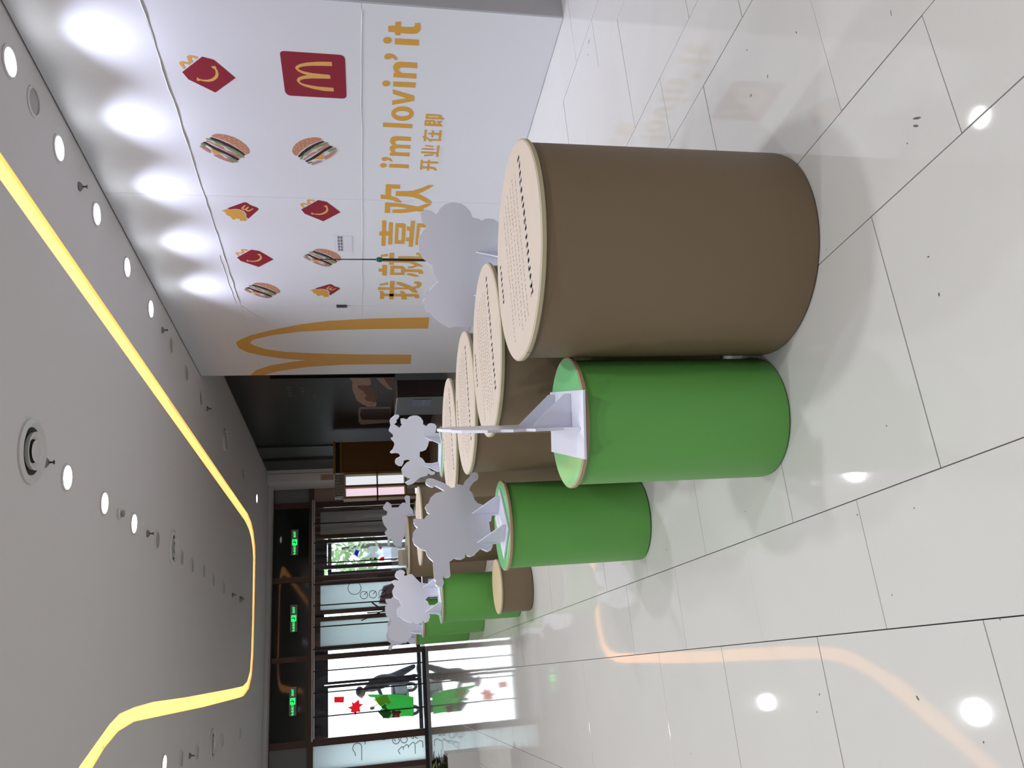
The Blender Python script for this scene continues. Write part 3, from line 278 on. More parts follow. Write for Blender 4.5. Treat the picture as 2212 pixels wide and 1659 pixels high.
SPECKS = [[1.367, 1.57, 0.03, 0.006], [1.35, 1.582, 0.02, 0.006], [2.059, 1.96, 0.008, 0.004], [2.27, 2.268, 0.006, 0.004], [2.057, 2.178, 0.014, 0.003], [2.079, 2.31, 0.012, 0.005], [1.726, 1.544, 0.02, 0.003], [1.406, 1.405, 0.01, 0.003], [1.326, 1.629, 0.005, 0.004], [0.981, 1.676, 0.006, 0.004], [0.865, 1.678, 0.01, 0.004], [1.243, 2.661, 0.006, 0.004], [1.636, 2.696, 0.004, 0.004], [1.244, 2.091, 0.004, 0.004], [0.373, 2.26, 0.006, 0.005], [0.533, 2.995, 0.006, 0.004], [0.115, 2.184, 0.006, 0.004], [-0.174, 2.182, 0.014, 0.006], [-0.171, 2.708, 0.008, 0.004], [-0.229, 2.747, 0.006, 0.004], [-0.276, 1.962, 0.006, 0.004], [-0.458, 3.991, 0.008, 0.004], [3.93, 3.952, 0.03, 0.006], [3.867, 4.003, 0.02, 0.006], [0.339, 1.992, 0.006, 0.004], [0.596, 2.019, 0.005, 0.004], [0.517, 3.916, 0.008, 0.004], [0.017, 1.79, 0.006, 0.004]]
bm = NB()
for a, c, l_, w_ in SPECKS:
    th = random.uniform(0, PI); pts = [(a+l_*.6*math.cos(q)*math.cos(th)-w_*.6*math.sin(q)*math.sin(th), c+l_*.6*math.cos(q)*math.sin(th)+w_*.6*math.sin(q)*math.cos(th)) for q in (0, .9, 1.9, 2.8, 4.0, 5.2)]
    slab(bm, [pts], lambda u, v: (u, v, .0006), (0, 0, 1), 0)
link('scuff_marks', bm, mat('scuff', (.10, .09, .08), .7), floor, kind='stuff')
# ceiling with the slot of the light strip
OUT = [(3.58, -5.9), (3.58, 5), (3.58, 10), (3.57, 15), (3.57, 17.3), (3.50, 17.85), (3.36, 18.25), (3.1, 18.6), (2.87, 18.7), (1.6, 18.8), (.75, 18.83), (.35, 18.7), (.08, 18.3), (-.05, 17.6), (-.07, 17.2), (-.145, 13.3), (-.172, 10.68), (-.185, 9.46), (-.25, 8.9), (-.37, 8.5), (-.51, 8.2), (-.95, 7.47), (-1.2, 7.07), (-2.2, 5.45), (-3.0, 4.15), (-3.22, 3.5), (-3.25, -5.9)]
INN = [(3.40, -5.9), (3.40, 5), (3.38, 10), (3.36, 15), (3.35, 16.9), (3.29, 17.5), (3.18, 17.9), (3.0, 18.2), (2.8, 18.35), (1.57, 18.5), (.8, 18.5), (.42, 18.38), (.22, 18.0), (.13, 17.4), (.09, 15.9), (.01, 11.95), (-.01, 10.2), (-.045, 9.42), (-.09, 8.9), (-.17, 8.6), (-.46, 7.85), (-.88, 7.22), (-1.15, 6.82), (-2.05, 5.3), (-2.82, 4.05), (-3.02, 3.4), (-3.05, -5.9)]
rect = [(-8, -6), (7, -6), (7, 21.4), (-8, 21.4)]
bm = NB(); slab(bm, [rect, OUT], lambda a, b: (a, b, CEIL), (0, 0, -1), .12)
ceiling = link('ceiling', bm, CEILM, **S); ceiling['label'] = 'plain pale grey ceiling with recessed fittings'
bm = NB(); slab(bm, [INN], lambda a, b: (a, b, CEIL), (0, 0, -1), .12); link('ceiling_island', bm, CEILM, ceiling)
bm = NB()
ro = [bm.verts.new((a, b, CEIL+.004)) for a, b in OUT]; ri = [bm.verts.new((a, b, CEIL+.004)) for a, b in INN]
to = [bm.verts.new((a, b, CEIL+.03)) for a, b in OUT]; ti = [bm.verts.new((a, b, CEIL+.03)) for a, b in INN]
for i in range(len(OUT)-1):
    bm.faces.new((ro[i], ro[i+1], to[i+1], to[i])); bm.faces.new((to[i], to[i+1], ti[i+1], ti[i])); bm.faces.new((ti[i], ti[i+1], ri[i+1], ri[i]))
tag(link('cove_light_strip', bm, STRIPM), 'warm yellow recessed light strip looping around the pale ceiling', 'light strip')
# walls outside the picture close the hall
link('wall_left', bx(-8.1, -8, -6, 21.4, 0, 4), CEILM, **S)
link('wall_back', bx(-8, 7, -6.1, -6, 0, 4), CEILM, **S)
link('wall_side', bx(7, 7.1, -6, 21.4, 0, 4), CEILM, **S)
# white hoarding: core plus vinyl sheets
hoard = link('wall_right', bx(XW+.004, 6.9, 4.394, 11.726, 0, CEIL-.012), WHITE_VINYL, **S)
hoard['label'] = 'tall white hoarding wall printed with golden lettering and food icons'
link('return_panel', bx(XW+.02, 6.9, 4.388, 4.394, 0, CEIL-.012), mat('grey_return_board', (.42, .42, .42), .6), hoard)
ys = [4.39, 6.88, 9.30, 11.73]; zs = [.004, 1.50, 3.012, CEIL-.012]
for i in range(3):
    for j in range(3):
        bm = bx(XW, XW+.004, ys[i]+.0015, ys[i+1]-.0015, zs[j]+.0015, zs[j+1]-.0015)
        link('vinyl_sheet', bm, WHITE_VINYL, hoard)
bm = NB(); pts = []; y = 4.4       # wrinkled seam under the top row
while y < 9.3: pts.append((XW-.002, y, 3.012+random.uniform(-.006, .006))); y += .11
tube(bm, pts, [random.uniform(.002, .006) for _ in pts], 6); link('seam_wrinkle', bm, WHITE_VINYL, hoard)
bm = NB(); pts = []; y = 8.05
while y < 9.3: pts.append((XW-.001, y, 3.06+random.uniform(-.005, .005))); y += .1
tube(bm, pts, .003, 6); link('seam_wrinkle', bm, WHITE_VINYL, hoard)
bm = NB(); tube(bm, [(XW-.001, 9.3+.1*i, 3.0-.05*i+random.uniform(-.006, .006)) for i in range(7)], .003, 6); link('seam_wrinkle', bm, WHITE_VINYL, hoard)
bm = NB(); tube(bm, [(XW, 4.45+.35*i, 1.502+random.uniform(-.004, .004)) for i in range(14)], .0028, 6); link('seam_wrinkle', bm, WHITE_VINYL, hoard)
fw = lambda d: (lambda y, z: (XW-d, y, z))
def printed(name, items, d=.0012, parent=None):
    """items: (material, rings, layer)"""
    ms = []; bm = NB()
    for m, rings, lay in items:
        if m not in ms: ms.append(m)
        slab(bm, rings, fw(d+lay*.0006), (-1, 0, 0), 0, ms.index(m))
    return link(name, bm, ms, parent or hoard)
for r in LATIN: printed('printed_letter', [(GOLD, r, 0)])
printed('printed_character', [(GOLD, r, i % 3) for i, r in enumerate(HAN[:3])])
printed('printed_character', [(GOLD, r, i % 3) for i, r in enumerate(HAN[3:7])])
printed('printed_character', [(GOLD, r, i % 3) for i, r in enumerate(HAN[7:15])])
printed('printed_character', [(GOLD, r, i % 4) for i, r in enumerate(HAN[15:])])
printed('printed_character', [(GOLD, r, i) for i, r in enumerate(SMALL[:2])])
printed('printed_character', [(GOLD, r, i) for i, r in enumerate(SMALL[2:8])])
printed('printed_character', [(GOLD, r, i) for i, r in enumerate(SMALL[8:13])])
printed('printed_character', [(GOLD, r, i) for i, r in enumerate(SMALL[13:])])
printed('golden_arch_print', [(GOLD, [BIGM], 0)])
printed('red_square_print', [(RED, [SIGNBG], 0), (GOLD2, [SIGNM], 1)])
def rot2(q, a): return [(p[0]*math.cos(a)-p[1]*math.sin(a), p[0]*math.sin(a)+p[1]*math.cos(a)) for p in q]
def icon(name, mats, polys, c, a=0, sc=1):
    its = []
    for m, q, lay in zip(mats, polys, range(99)):
        q = [(p[0]*sc+c[0], p[1]*sc+c[1]) for p in rot2(q, a)]; its.append((m, [q], min(lay, 12)*.4))
    printed(name, its)
bmats = [dict(bun=BUN, patty=PATTY, lettuce=LETT, mid=MIDB, cheese=CHEESE, onion=ONION, seed=SEED)[k] for k in BURK]
for c in [(5.21, 2.682), (7.098, 1.918), (8.10, 2.687)]: icon('meal_box_print', [RED, GOLD2, GOLD2], BOX, c)
icon('burger_print', bmats, BUR, (6.127, 1.924))
for c in [(6.137, 2.708), (8.069, 1.95), (8.887, 2.703)]: icon('burger_print', bmats, BUR, c, math.radians(87.3), 1.03)
for c in [(7.158, 2.715), (8.882, 1.955)]: icon('fries_print', [RED, GOLD, GOLD2], FRIES, c)
# small paper notice and black slot on the hoarding
nt_ = link('paper_notice', bx(XW-.002, XW-.001, 7.58, 7.93, 1.61, 1.81), mat('notice_paper', (.60, .60, .66), .7)); tag(nt_, 'small white paper notice stuck on the white hoarding between the icons', 'notice')
bm = NB()
for i in range(5):
    for j in range(2):
        yy = 7.90-.065*i; box(bm, XW-.0035, XW-.0022, yy-.05, yy, 1.715+.03*j, 1.735+.03*j)
link('printed_line', bm, INK, nt_, kind='stuff')
tag(link('door_latch', bx(XW-.012, XW-.001, 9.27, 9.335, 1.70, 1.83), DARKM), 'small black latch slot on the seam of the white hoarding', 'latch')
# black shop wall beyond the hoarding
XB = 5.33
bw = link('wall_black', bx(XB, 6.9, 11.73, 20.45, 0, CEIL-.01), BLACKW, **S)
for (a, b) in ((18.25, 19.1), (19.45, 20.35)): link('wall_panel', bx(XB-.03, XB, a, b, 0, CEIL-.02), mat('grey_wall_panel', (.035, .04, .04), .45), bw)
pil = link('trim_pilaster', bx(5.02, 5.5, 20.45, 21.38, 0, CEIL-.01), mat('pilaster_paint', (.72, .72, .74), .6), **S)
link('pilaster_groove', bx(5.22, 5.235, 20.444, 20.449, 0, CEIL-.02), GREYP, pil)
pb = thing('menu_poster', 'large dark poster with bread and a cup on the black shop wall', 'poster', (XB-.02, 15.5, 0))
link('backing', bx(-.02, .018, -1.75, 2.5, .9, 3.14), mat('poster_black', (.012, .012, .015), .4, spec=.3), pb)
f2 = lambda d: (lambda y, z: (-.021-d, y-15.5, z))
def pic(name, m, q, d=.001, bump=0):
    bm = NB(); slab(bm, [q], f2(d), (-1, 0, 0), .0006); return link(name, bm, m, pb)
BR = mat('bread_picture', (.40, .27, .19), .6, noise=(5, .35, 5)); BR2 = mat('bread_crust_picture', (.16, .06, .025), .6, noise=(9, .4, 5))
pic('bread_picture', BR, POST[0]); pic('bread_picture', BR, POST[1]); pic('crust_picture', BR2, POST[2], .002); pic('crust_picture', BR2, POST[3], .002)
pic('cup_picture', mat('cup_picture', (.22, .17, .165), .6), POST[4]); pic('cup_shade_picture', mat('cup_shade', (.018, .008, .010), .6), POST[5], .002)
bm = NB()
for i in range(26):
    a, b = POSTB[0], POSTB[1]; yy = random.uniform(a[0], b[0]); zz = random.uniform(a[1], b[1]); r = random.uniform(.02, .045)
    slab(bm, [[(yy+r*math.cos(t), zz+r*.6*math.sin(t)) for t in (0, 1, 2, 3, 4, 5)]], f2(.003), (-1, 0, 0), 0)
link('bean_picture', bm, mat('bean_picture', (.09, .06, .055), .5), pb, kind='stuff')
bm = NB()
for (ya, za, n_, h_) in ((14.15, 2.85, 4, .10), (14.2, 2.60, 2, .12), (14.55, 2.62, 7, .035), (14.6, 2.54, 7, .035), (14.6, 2.40, 2, .09)):
    for i in range(n_):
        y0 = ya+i*h_*1.5; box(bm, -.0235, -.022, y0-15.5, y0+h_-15.5, za, za+h_*.25); box(bm, -.0235, -.022, y0+h_*.3-15.5, y0+h_*.5-15.5, za-h_*.5, za+h_*.5)
link('printed_lettering', bm, mat('dim_lettering', (.10, .095, .10), .6), pb, kind='stuff')
# window wall
YW = 21.4
ww = link('window_1', bx(-2.02, 5.3, YW-.02, YW+.10, 3.82, CEIL-.005), BROWNF, **S); ww['label'] = 'brown framed glazed entrance front with upper panes'
link('transom', bx(-2.02, 5.3, YW-.04, YW+.10, 2.80, 2.925), BROWNF, ww)
link('sill_rail', bx(-2.02, .69, YW-.05, YW+.08, .0, .085), DARKF, ww)
MULL = [(5.18, 5.30), (4.50, 4.65), (2.563, 2.705), (.616, .748), (-1.362, -1.198), (-2.02, -1.90)]
for a, b in MULL: link('mullion', bx(a, b, YW-.03, YW+.10, .0, 3.83), BROWNF, ww)
for a, b, m in ((4.65, 5.18, GREYPANE), (2.705, 4.50, DARKGLASS), (.748, 2.563, DARKGLASS), (-1.198, .616, DARKGLASS), (-1.90, -1.362, GREYPANE)):
    link('upper_pane', bx(a-.01, b+.01, YW+.03, YW+.045, 2.92, 3.83), m, ww)
link('lower_pane', bx(4.64, 5.19, YW+.03, YW+.045, .08, 2.81), mat('dim_pane', (.30, .24, .21), .35), ww)
side = link('lower_pane', bx(-1.90, -1.36, YW+.03, YW+.042, .08, 2.81), FROST, ww)
link('wall_far', bx(-8, -2.02, YW-.02, YW+.1, 0, CEIL-.005), mat('tan_wall_paint', (.20, .15, .115), .7), **S)
link('baseboard_far', bx(-8, -2.02, YW-.045, YW-.021, 0, .09), DARKF, **S)
link('trim_1', bx(-8, 5.3, YW-.5, YW-.03, CEIL-.09, CEIL-.004), CEILM, **S)
def leaf(n, x0, x1, pane, fm, st=.09, z1=2.79, y=YW+.01, rail=.12):
    d = link('door_%d' % n, bx(x0, x0+st, y, y+.05, .012, z1), fm, **S)
    link('stile', bx(x1-st, x1, y, y+.05, .012, z1), fm, d)
    link('top_rail', bx(x0+st, x1-st, y, y+.05, z1-rail, z1), fm, d); link('bottom_rail', bx(x0+st, x1-st, y, y+.05, .012, .012+rail), fm, d)
    link('door_pane', bx(x0+st-.005, x1-st+.005, y+.02, y+.032, rail, z1-rail+.005), pane, d); return d
d1 = leaf(1, 3.66, 4.49, mat('dim_frosted_pane', (.38, .42, .42), .4), BROWNF, .11, rail=.16)
d2 = leaf(2, 2.86, 3.64, GLASS, DARKF, .10, z1=2.70, rail=.24)
d3 = leaf(3, 1.72, 2.56, FROST, BROWNF, .11, rail=.16)
d4 = leaf(4, .83, 1.66, FROST, BROWNF, .11, rail=.16)
link('handle', bx(1.66, 1.70, YW-.08, YW-.04, .72, 1.45), CHROME, d4)
link('closer_arm', tube(NB(), [(1.93, YW-.06, 1.32), (1.72, YW-.08, 1.05)], .02), DARKM, d3)
link('closer_arm', tube(NB(), [(1.50, YW-.06, 1.60), (1.72, YW-.08, .98)], .014), DARKM, d4)
# drawings on the frosted glass
def ribbon(bm, pts, wd=.012, y=YW-.001):
    for (a, b) in zip(pts, pts[1:]):
        a = Vector((a[0], y, a[1])); b = Vector((b[0], y, b[1])); t = (b-a)
        if t.length < 1e-5: continue
        n = Vector((-t.z, 0, t.x)).normalized()*wd/2
        bm.faces.new([bm.verts.new(p) for p in (a-n, b-n, b+n, a+n)])
LINE = mat('grey_line_drawing', (.06, .06, .07), .6)
bm = NB()
for q in DRAW: ribbon(bm, q, .016, YW+.022)
link('line_drawing', bm, LINE, ww)
bm = NB()
for q in DRAW2: ribbon(bm, q, .016, YW+.022)
link('line_drawing', bm, LINE, d3)
bm = NB(); slab(bm, [[(2.34, 1.02), (1.9, 1.15), (1.83, .6), (2.45, .55)]], lambda a, b: (a, YW+.044, b), (0, -1, 0), 0); link('pink_decal', bm, mat('pink_decal', (.85, .12, .2), .5), d3)
# outer vestibule doors with holiday decals
YO = 22.9
dO = leaf(5, -.25+.27, 1.0, GLASS, DARKF, .07, z1=2.6, y=YO, rail=.1)
dP = leaf(6, -1.45, 0.0, GLASS, DARKF, .07, z1=2.6, y=YO, rail=.1)
dQ = leaf(7, 2.9, 4.1, GLASS, DARKF, .08, z1=2.5, y=YO, rail=.1)
tr7 = link('trim_2', bx(-3, 5.6, YO-.03, YO+.08, 2.6, 2.85), DARKF, **S)
link('trim_3', bx(1.0, 1.12, YO-.03, YO+.08, 0, 2.6), DARKF, **S)
link('ceiling_porch', bx(-3.2, 6, 21.52, 24.2, 2.86, 4.2), mat('dark_soffit', (.05, .055, .06), .7), **S)
def decal(par, m, q, y=YO-.006, nm='window_decal'):
    bm = NB(); slab(bm, [q], lambda a, b: (a, y, b), (0, -1, 0), .001); return link(nm, bm, m, par)
def dmat(name, col, see=.22):
    m = bpy.data.materials.new(name); m.use_nodes = True; nt = m.node_tree; nt.nodes.clear(); out = nt.nodes.new('ShaderNodeOutputMaterial')
    tl = nt.nodes.new('ShaderNodeBsdfTranslucent'); tl.inputs[0].default_value = (*col, 1); df = nt.nodes.new('ShaderNodeBsdfDiffuse'); df.inputs[0].default_value = (*col, 1)
    tr = nt.nodes.new('ShaderNodeBsdfTransparent'); tr.inputs[0].default_value = (*col, 1)
    a = nt.nodes.new('ShaderNodeMixShader'); a.inputs[0].default_value = .25; c = nt.nodes.new('ShaderNodeMixShader'); c.inputs[0].default_value = see
    nt.links.new(tl.outputs[0], a.inputs[1]); nt.links.new(df.outputs[0], a.inputs[2]); nt.links.new(a.outputs[0], c.inputs[1]); nt.links.new(tr.outputs[0], c.inputs[2]); nt.links.new(c.outputs[0], out.inputs[0])
    MATS[name] = m; return m
DG = dmat('green_decal', (.16, .62, .20)); DGD = dmat('dark_green_decal', (.08, .32, .14)); DR = dmat('red_decal', (.85, .06, .12)); DY = dmat('yellow_decal', (.72, .72, .12)); DW = dmat('white_decal', (.88, .90, .95), .6); DB = dmat('blue_decal', (.06, .18, .75)); DP = dmat('pink_round_decal', (.85, .2, .4))
for key, m in DEC: decal(dP, {'g': DG, 'dg': DGD, 'r': DR, 'y': DY, 'w': DW}[key], m[0], YO-.004-m[1]*.002)
for key, m in DEC2: decal(d2, {'g': DG, 'r': DR, 'w': DW, 'b': DB, 'p': DP, 'k': DARKM}[key], m[0], YW+.004-m[1]*.002)
# magnetic curtains hung in front of the doors
YC = 20.95
rail = link('curtain_rail', tube(NB(), [(-1.22, YC, 2.803), (4.62, YC, 2.803)], .026, 10), CHROME); tag(rail, 'long horizontal metal rail carrying the clear door curtains', 'rail')
bars = [3.985, 3.482, 2.963, 2.43, 1.913, 1.393, .867, .35, -.147, -.687]
edges = [4.60]+bars+[-1.18]
for i, (a, b) in enumerate(zip(edges, edges[1:])):
    pos = ['rightmost', 'second from the right', 'third from the right', 'fourth from the right', 'fifth from the right', 'sixth from the right', 'fifth from the left', 'fourth from the left', 'third from the left', 'second from the left', 'leftmost'][i]
    t = thing('door_curtain', 'clear plastic door curtain panel, %s along the rail' % pos, 'curtain', ((a+b)/2, YC, 0), 0, 'clear curtain panels before the doors')
    bm = NB(); nx, nz = 8, 14; hw = abs(a-b)/2-.0165; vv = {}
    for u in range(nx+1):
        for v in range(nz+1):
            vv[u, v] = bm.verts.new((-hw+2*hw*u/nx, .018*math.sin(u*1.9+i)*(1-.3*v/nz)+.01*math.sin(v*.9+i*2+u), .06+2.70*v/nz))
    for u in range(nx):
        for v in range(nz): bm.faces.new((vv[u, v], vv[u+1, v], vv[u+1, v+1], vv[u, v+1]))
    link('film', bm, PVC, t, smooth=True)
    if i < 10: link('magnet_strip', bx(-hw-.0325, -hw-.002, -.012, .004, .05, 2.772), DARKM, t)
    link('hem', bx(-hw, hw, -.02, .03, 2.745, 2.776), mat('clear_hem', (.45, .46, .48), .3), t)
# exit signs
EG = mat('exit_green', (.0, .5, .1), .5, emit=(.02, 1.0, .16), es=1.0)
for n_, (y_, X0) in enumerate((('right', 3.59), ('middle', 1.67), ('left', -.29))):
    t = thing('exit_sign', 'green lit exit sign on the %s dark pane above the doors' % y_, 'sign', (X0, YW-.10, 0), 0, 'exit signs above the doors')
    link('housing', bx(-.33, .33, -.02, .03, 3.19, 3.365), mat('sign_housing', (.33, .31, .32), .5), t)
    link('pictogram', bx(-.075, .075, -.026, -.021, 3.22, 3.34), EG, t)
    bm = NB(); box(bm, -.045, .015, -.030, -.027, 3.245, 3.265); box(bm, -.01, .01, -.030, -.027, 3.265, 3.31); box(bm, .01, .05, -.030, -.027, 3.285, 3.30); ball(bm, (.0, -.03, 3.322), .012, 1, .2, 1, 8)
    link('running_figure', bm, DARKM, t)
    textmesh('lettering', '安全出口', .062, EG, (-.2, -.023, 3.279), (PI/2, 0, 0), t, .0015); textmesh('lettering', 'EXIT', .075, EG, (.205, -.023, 3.279), (PI/2, 0, 0), t, .002)
    link('bracket', bx(-.12, .12, .03, .132, 3.25, 3.31), GREYP, t)
# ================================================================== OUTSIDE
link('ground_outside', bx(-14, 18, 21.52, 60, -.1, -.02), mat('street_paving', (.55, .56, .60), .8, noise=(1, .06)), **S)
def bush(name, c, r, h, label, n=1100, trunk=True):
    t = thing(name, label, 'tree', (c[0], c[1], -.02))
    if trunk: link('trunk', tube(NB(), [(0, 0, 0), (.05, 0, h*.35), (0, .05, h*.6)], [.11, .09, .05], 8), mat('bark', (.08, .06, .045), .9), t)
    bm = NB()
    for i in range(n):
        a = random.uniform(0, 2*PI); q = random.random()**.5; zz = random.uniform(.28, 1)
        rr = r*q*math.sin(PI*min(1, (zz-.2)/.85))**.5
        p = Vector((rr*math.cos(a), rr*math.sin(a), h*zz)); s = random.uniform(.10, .2)
        u = Vector((random.gauss(0, 1), random.gauss(0, 1), random.gauss(0, 1))).normalized(); v = u.orthogonal().normalized()
        bm.faces.new([bm.verts.new(p+d) for d in (u*s, v*s*.5, -u*s, -v*s*.5)])
    link('foliage', bm, [mat('leaf_green', (.30, .46, .20), .6, noise=(4, .4))], t, kind='stuff'); return t
bush('street_tree', (4.5, 28.5), 2.3, 3.8, 'leafy green street tree seen through the clear door on the right')
# ================================================================== DRUMS
def drum(loc, r, h, label, kind, rz=0):
    grp = {'b': 'large brown display drums', 'g': 'green display drums', 's': None}[kind]
    t = thing('display_drum', label, 'drum', (loc[0], loc[1], 0), rz, grp)
    body = KRAFT if kind != 'g' else GREENM; rb = r-.012
    link('drum_body', lathe(NB(), [(rb-.02, .0), (rb-.003, .006), (rb, .02), (rb, h-.018)], 96), body, t, smooth=True)
    link('drum_lid', lathe(NB(), [(r-.003, h-.018), (r, h-.015), (r, h-.003), (r-.004, h)], 96), LIDEDGE if kind != 'g' else LIDEDGE2, t, smooth=True)
    lt = link('lid_top_sheet', lathe(NB(), [(r-.0065, h-.001), (r-.0065, h+.0008)], 96), GREENTOP_LIT if kind == 'g' else (LIDPAPER if kind == 'b' else mat('wood_paper', (.46, .36, .22), .5, noise=(7, .08, 6))), t, smooth=True)
    if kind != 'g': link('edge_joint', bx(-r-.0008, -r+.002, -.001, .001, h-.017, h-.002), mat('joint', (.15, .12, .07), .8), t)
    if kind == 'b':
        def glyphs(bm, x0, x1, y, hh, dens, sw=.11):
            xx = x0
            while xx < x1:
                wd = hh*random.uniform(.7, .95)
                for _ in range(dens):
                    a = xx+random.uniform(0, wd*.5); b = y+random.uniform(-hh/2, hh/2)
                    if random.random() < .5: box(bm, a, a+wd*random.uniform(.3, .55), b, b+hh*sw, h+.0008, h+.0012)
                    else: box(bm, a, a+hh*sw, y-hh*random.uniform(.1, .45), y+hh*random.uniform(.1, .45), h+.0008, h+.0012)
                xx += wd*1.12
        bm = NB(); glyphs(bm, -.265, .28, -.175, .034, 10, .17); glyphs(bm, -.06, .10, .305, .030, 10, .16)
        link('printed_heading', bm, INK, t, kind='stuff')
        bm = NB()
        for i, (a, b) in enumerate(((-.30, .26), (-.30, .28), (-.31, .28), (-.27, .28), (-.20, .26), (-.29, .24))): glyphs(bm, a, b, -.09+.05*i, .020, 4)
        link('printed_paragraph', bm, INK2, t, kind='stuff')
    return t
BROWN = [((1.433, 2.466), 'large brown drum nearest the camera, cream lid with printed text'),
 ((1.388, 3.282), 'second large brown drum of the row, behind the nearest one'),
 ((1.416, 4.094), 'third large brown drum of the row'), ((1.46, 4.942), 'fourth large brown drum, thin slice of lid visible behind the third'),
 ((1.454, 8.025), 'large brown drum far back, right of the standing cut-out with round head'), ((1.60, 10.28), 'farthest large brown drum, with the clear acrylic box on its lid')]
for i, (p, l) in enumerate(BROWN): drum(p, .40, .987, l, 'b', math.radians([0, 1, -1, 2, 1, 0][i]))
GREENS = [('S1', (.858, 2.736), 'green drum nearest the camera, carrying the edge-on white cut-out'), ('S2', (.757, 4.295), 'second green drum, carrying the big cut-out with two antennae'),
 ('S3', (.73, 8.146), 'green drum directly behind the low brown drum'), ('S4', (.734, 10.745), 'green drum partly hidden, behind and left of the one with the low brown drum'),
 ('S5', (.697, 12.367), 'farthest green drum at the left end of the group'), ('S6', (2.041, 7.348), 'green drum standing behind the row of large brown drums'),
 ('S7', (1.985, 3.60), 'green drum under the lavender-shadowed cut-out, hidden behind the nearest large brown drums'), ('S8', (2.17, 11.36), 'green drum far back, behind the fifth large brown drum')]
for k_, p, l in GREENS: drum(p, .247, .794, l, 'g')
drum((.75, 7.538), .254, .308, 'low brown drum with tan lid standing on the floor before a green drum', 's')
# ================================================================== CUT-OUTS
TH = .010
def standee(key, label, plate_c, plate, outline, n, p0, gus, ghe=.145, gl=.125):
    n = Vector((n[0], n[1], 0)).normalized(); u = Vector((-n.y, n.x, 0)); z0 = .7955
    t = thing('cutout_stand', label, 'cut-out stand', (p0[0], p0[1], z0), 0, 'white foam board cut-out stands seen from behind')
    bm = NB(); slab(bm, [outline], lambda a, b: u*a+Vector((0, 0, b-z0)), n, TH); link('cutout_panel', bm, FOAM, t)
    bm = NB(); hu, hn = plate; c = Vector((plate_c[0]-p0[0], plate_c[1]-p0[1], 0))
    slab(bm, [[(-hu, -hn), (hu, -hn), (hu, hn), (-hu, hn)]], lambda a, b: c+u*a+n*b+Vector((0, 0, .009)), (0, 0, 1), .008); link('base_plate', bm, FOAM, t)
    for g in gus:
        bm = NB(); slab(bm, [[(.001, .0095), (gl, .0095), (gl, .033), (.001, ghe+.013)]], lambda a, b: u*g+n*a+Vector((0, 0, b)), u, .006); link('gusset', bm, FOAM, t)
    return t
LBL = dict(S2='white cut-out stand with two antennae seen from behind, on the second green drum', S3='white cut-out stand with a raised lump hand, above the low brown drum',
 S4='white cut-out stand partly covered by the one above the low brown drum', S5='farthest left white cut-out stand with a small round paw sticking out',
 S6='white cut-out stand with a raised arm, before the black shop wall', S7='lavender-shadowed white cut-out stand before the golden lettering, behind the big brown drums',
 S8='white cut-out stand with a square ear, before the brown door frames, far back')
GUS = dict(S2=[.112, -.108], S3=[.171, -.161], S4=[-.176, .12], S5=[-.12, .12], S6=[.172, -.144], S7=[-.058, -.291], S8=[.002, -.22])
for k_, d in STAND.items():
    c = [p for kk, p, l in GREENS if kk == k_][0]; n = Vector((d['n'][0], d['n'][1], 0)).normalized(); u = Vector((-n.y, n.x, 0))
    p0 = Vector((d['p0'][0], d['p0'][1], 0)); gu = GUS[k_]; mid = sum(gu)/2
    pc = p0+u*mid+n*.025
    standee(k_, LBL[k_], (pc.x, pc.y), (.19 if k_ != 'S2' else .155, .12), d['o'], n, (p0.x, p0.y), gu)
o1 = [(0, .806), (.02, .86), (.0, .93), (-.02, .97), (.01, 1.0), (-.03, 1.05), (-.01, 1.09), (-.035, 1.14), (.0, 1.18), (.03, 1.22), (.08, 1.25), (.15, 1.24), (.2, 1.27), (.28, 1.28), (.35, 1.27), (.42, 1.23), (.46, 1.24), (.5, 1.2), (.49, 1.12), (.53, 1.06), (.5, 1.0), (.54, .95), (.5, .88), (.46, .86), (.45, .806)]
standee('S1', 'white cut-out stand seen edge-on, on the nearest green drum', (.847, 2.709), (.237, .12), o1, (.946, -.324), (.774, 2.527), [.125, .365], .145, .12)
# clear box on the farthest brown drum
t = thing('acrylic_box', 'clear acrylic box holding a paper card, on the farthest large brown drum', 'box', (1.45, 10.2, .9885))
bm = NB()
for a in ((-.13, .13, -.13, -.125, 0, .20), (-.13, .13, .125, .13, 0, .20), (-.13, -.125, -.125, .125, 0, .20), (.125, .13, -.125, .125, 0, .20), (-.125, .125, -.125, .125, 0, .004)): box(bm, *a)
link('box_shell', bm, ACRYL, t); link('box_lid', bx(-.135, .135, -.135, .135, .2005, .207), ACRYL, t); link('card', bx(-.1, .1, -.002, .002, .005, .12), mat('card', (.55, .48, .38), .6), t)
# telescopic pole
t = thing('telescopic_pole', 'slim black telescopic pole with a green clamp, before the golden lettering', 'pole', (3.6, 6.365, 0))
link('lower_tube', tube(NB(), [(0, 0, .02), (0, 0, 1.37)], .012, 12), DARKM, t); link('upper_tube', tube(NB(), [(.0, 0, 1.37), (0, .012, 1.94)], [.006, .004], 8), DARKM, t)
cl = link('clamp', lathe(NB(), [(.014, 1.335), (.022, 1.34), (.024, 1.365), (.018, 1.385), (.008, 1.39)], 16), mat('green_clamp', (.0, .10, .07), .35), t, smooth=True)
link('clamp_knob', tube(NB(), [(-.018, -.02, 1.36), (-.04, -.045, 1.36)], .012, 8), mat('green_clamp', (0, 0, 0)), t)
for a in (0, 2.1, 4.2): link('foot', tube(NB(), [(0, 0, .12), (.3*math.cos(a), .3*math.sin(a), .008)], .008, 8), DARKM, t)
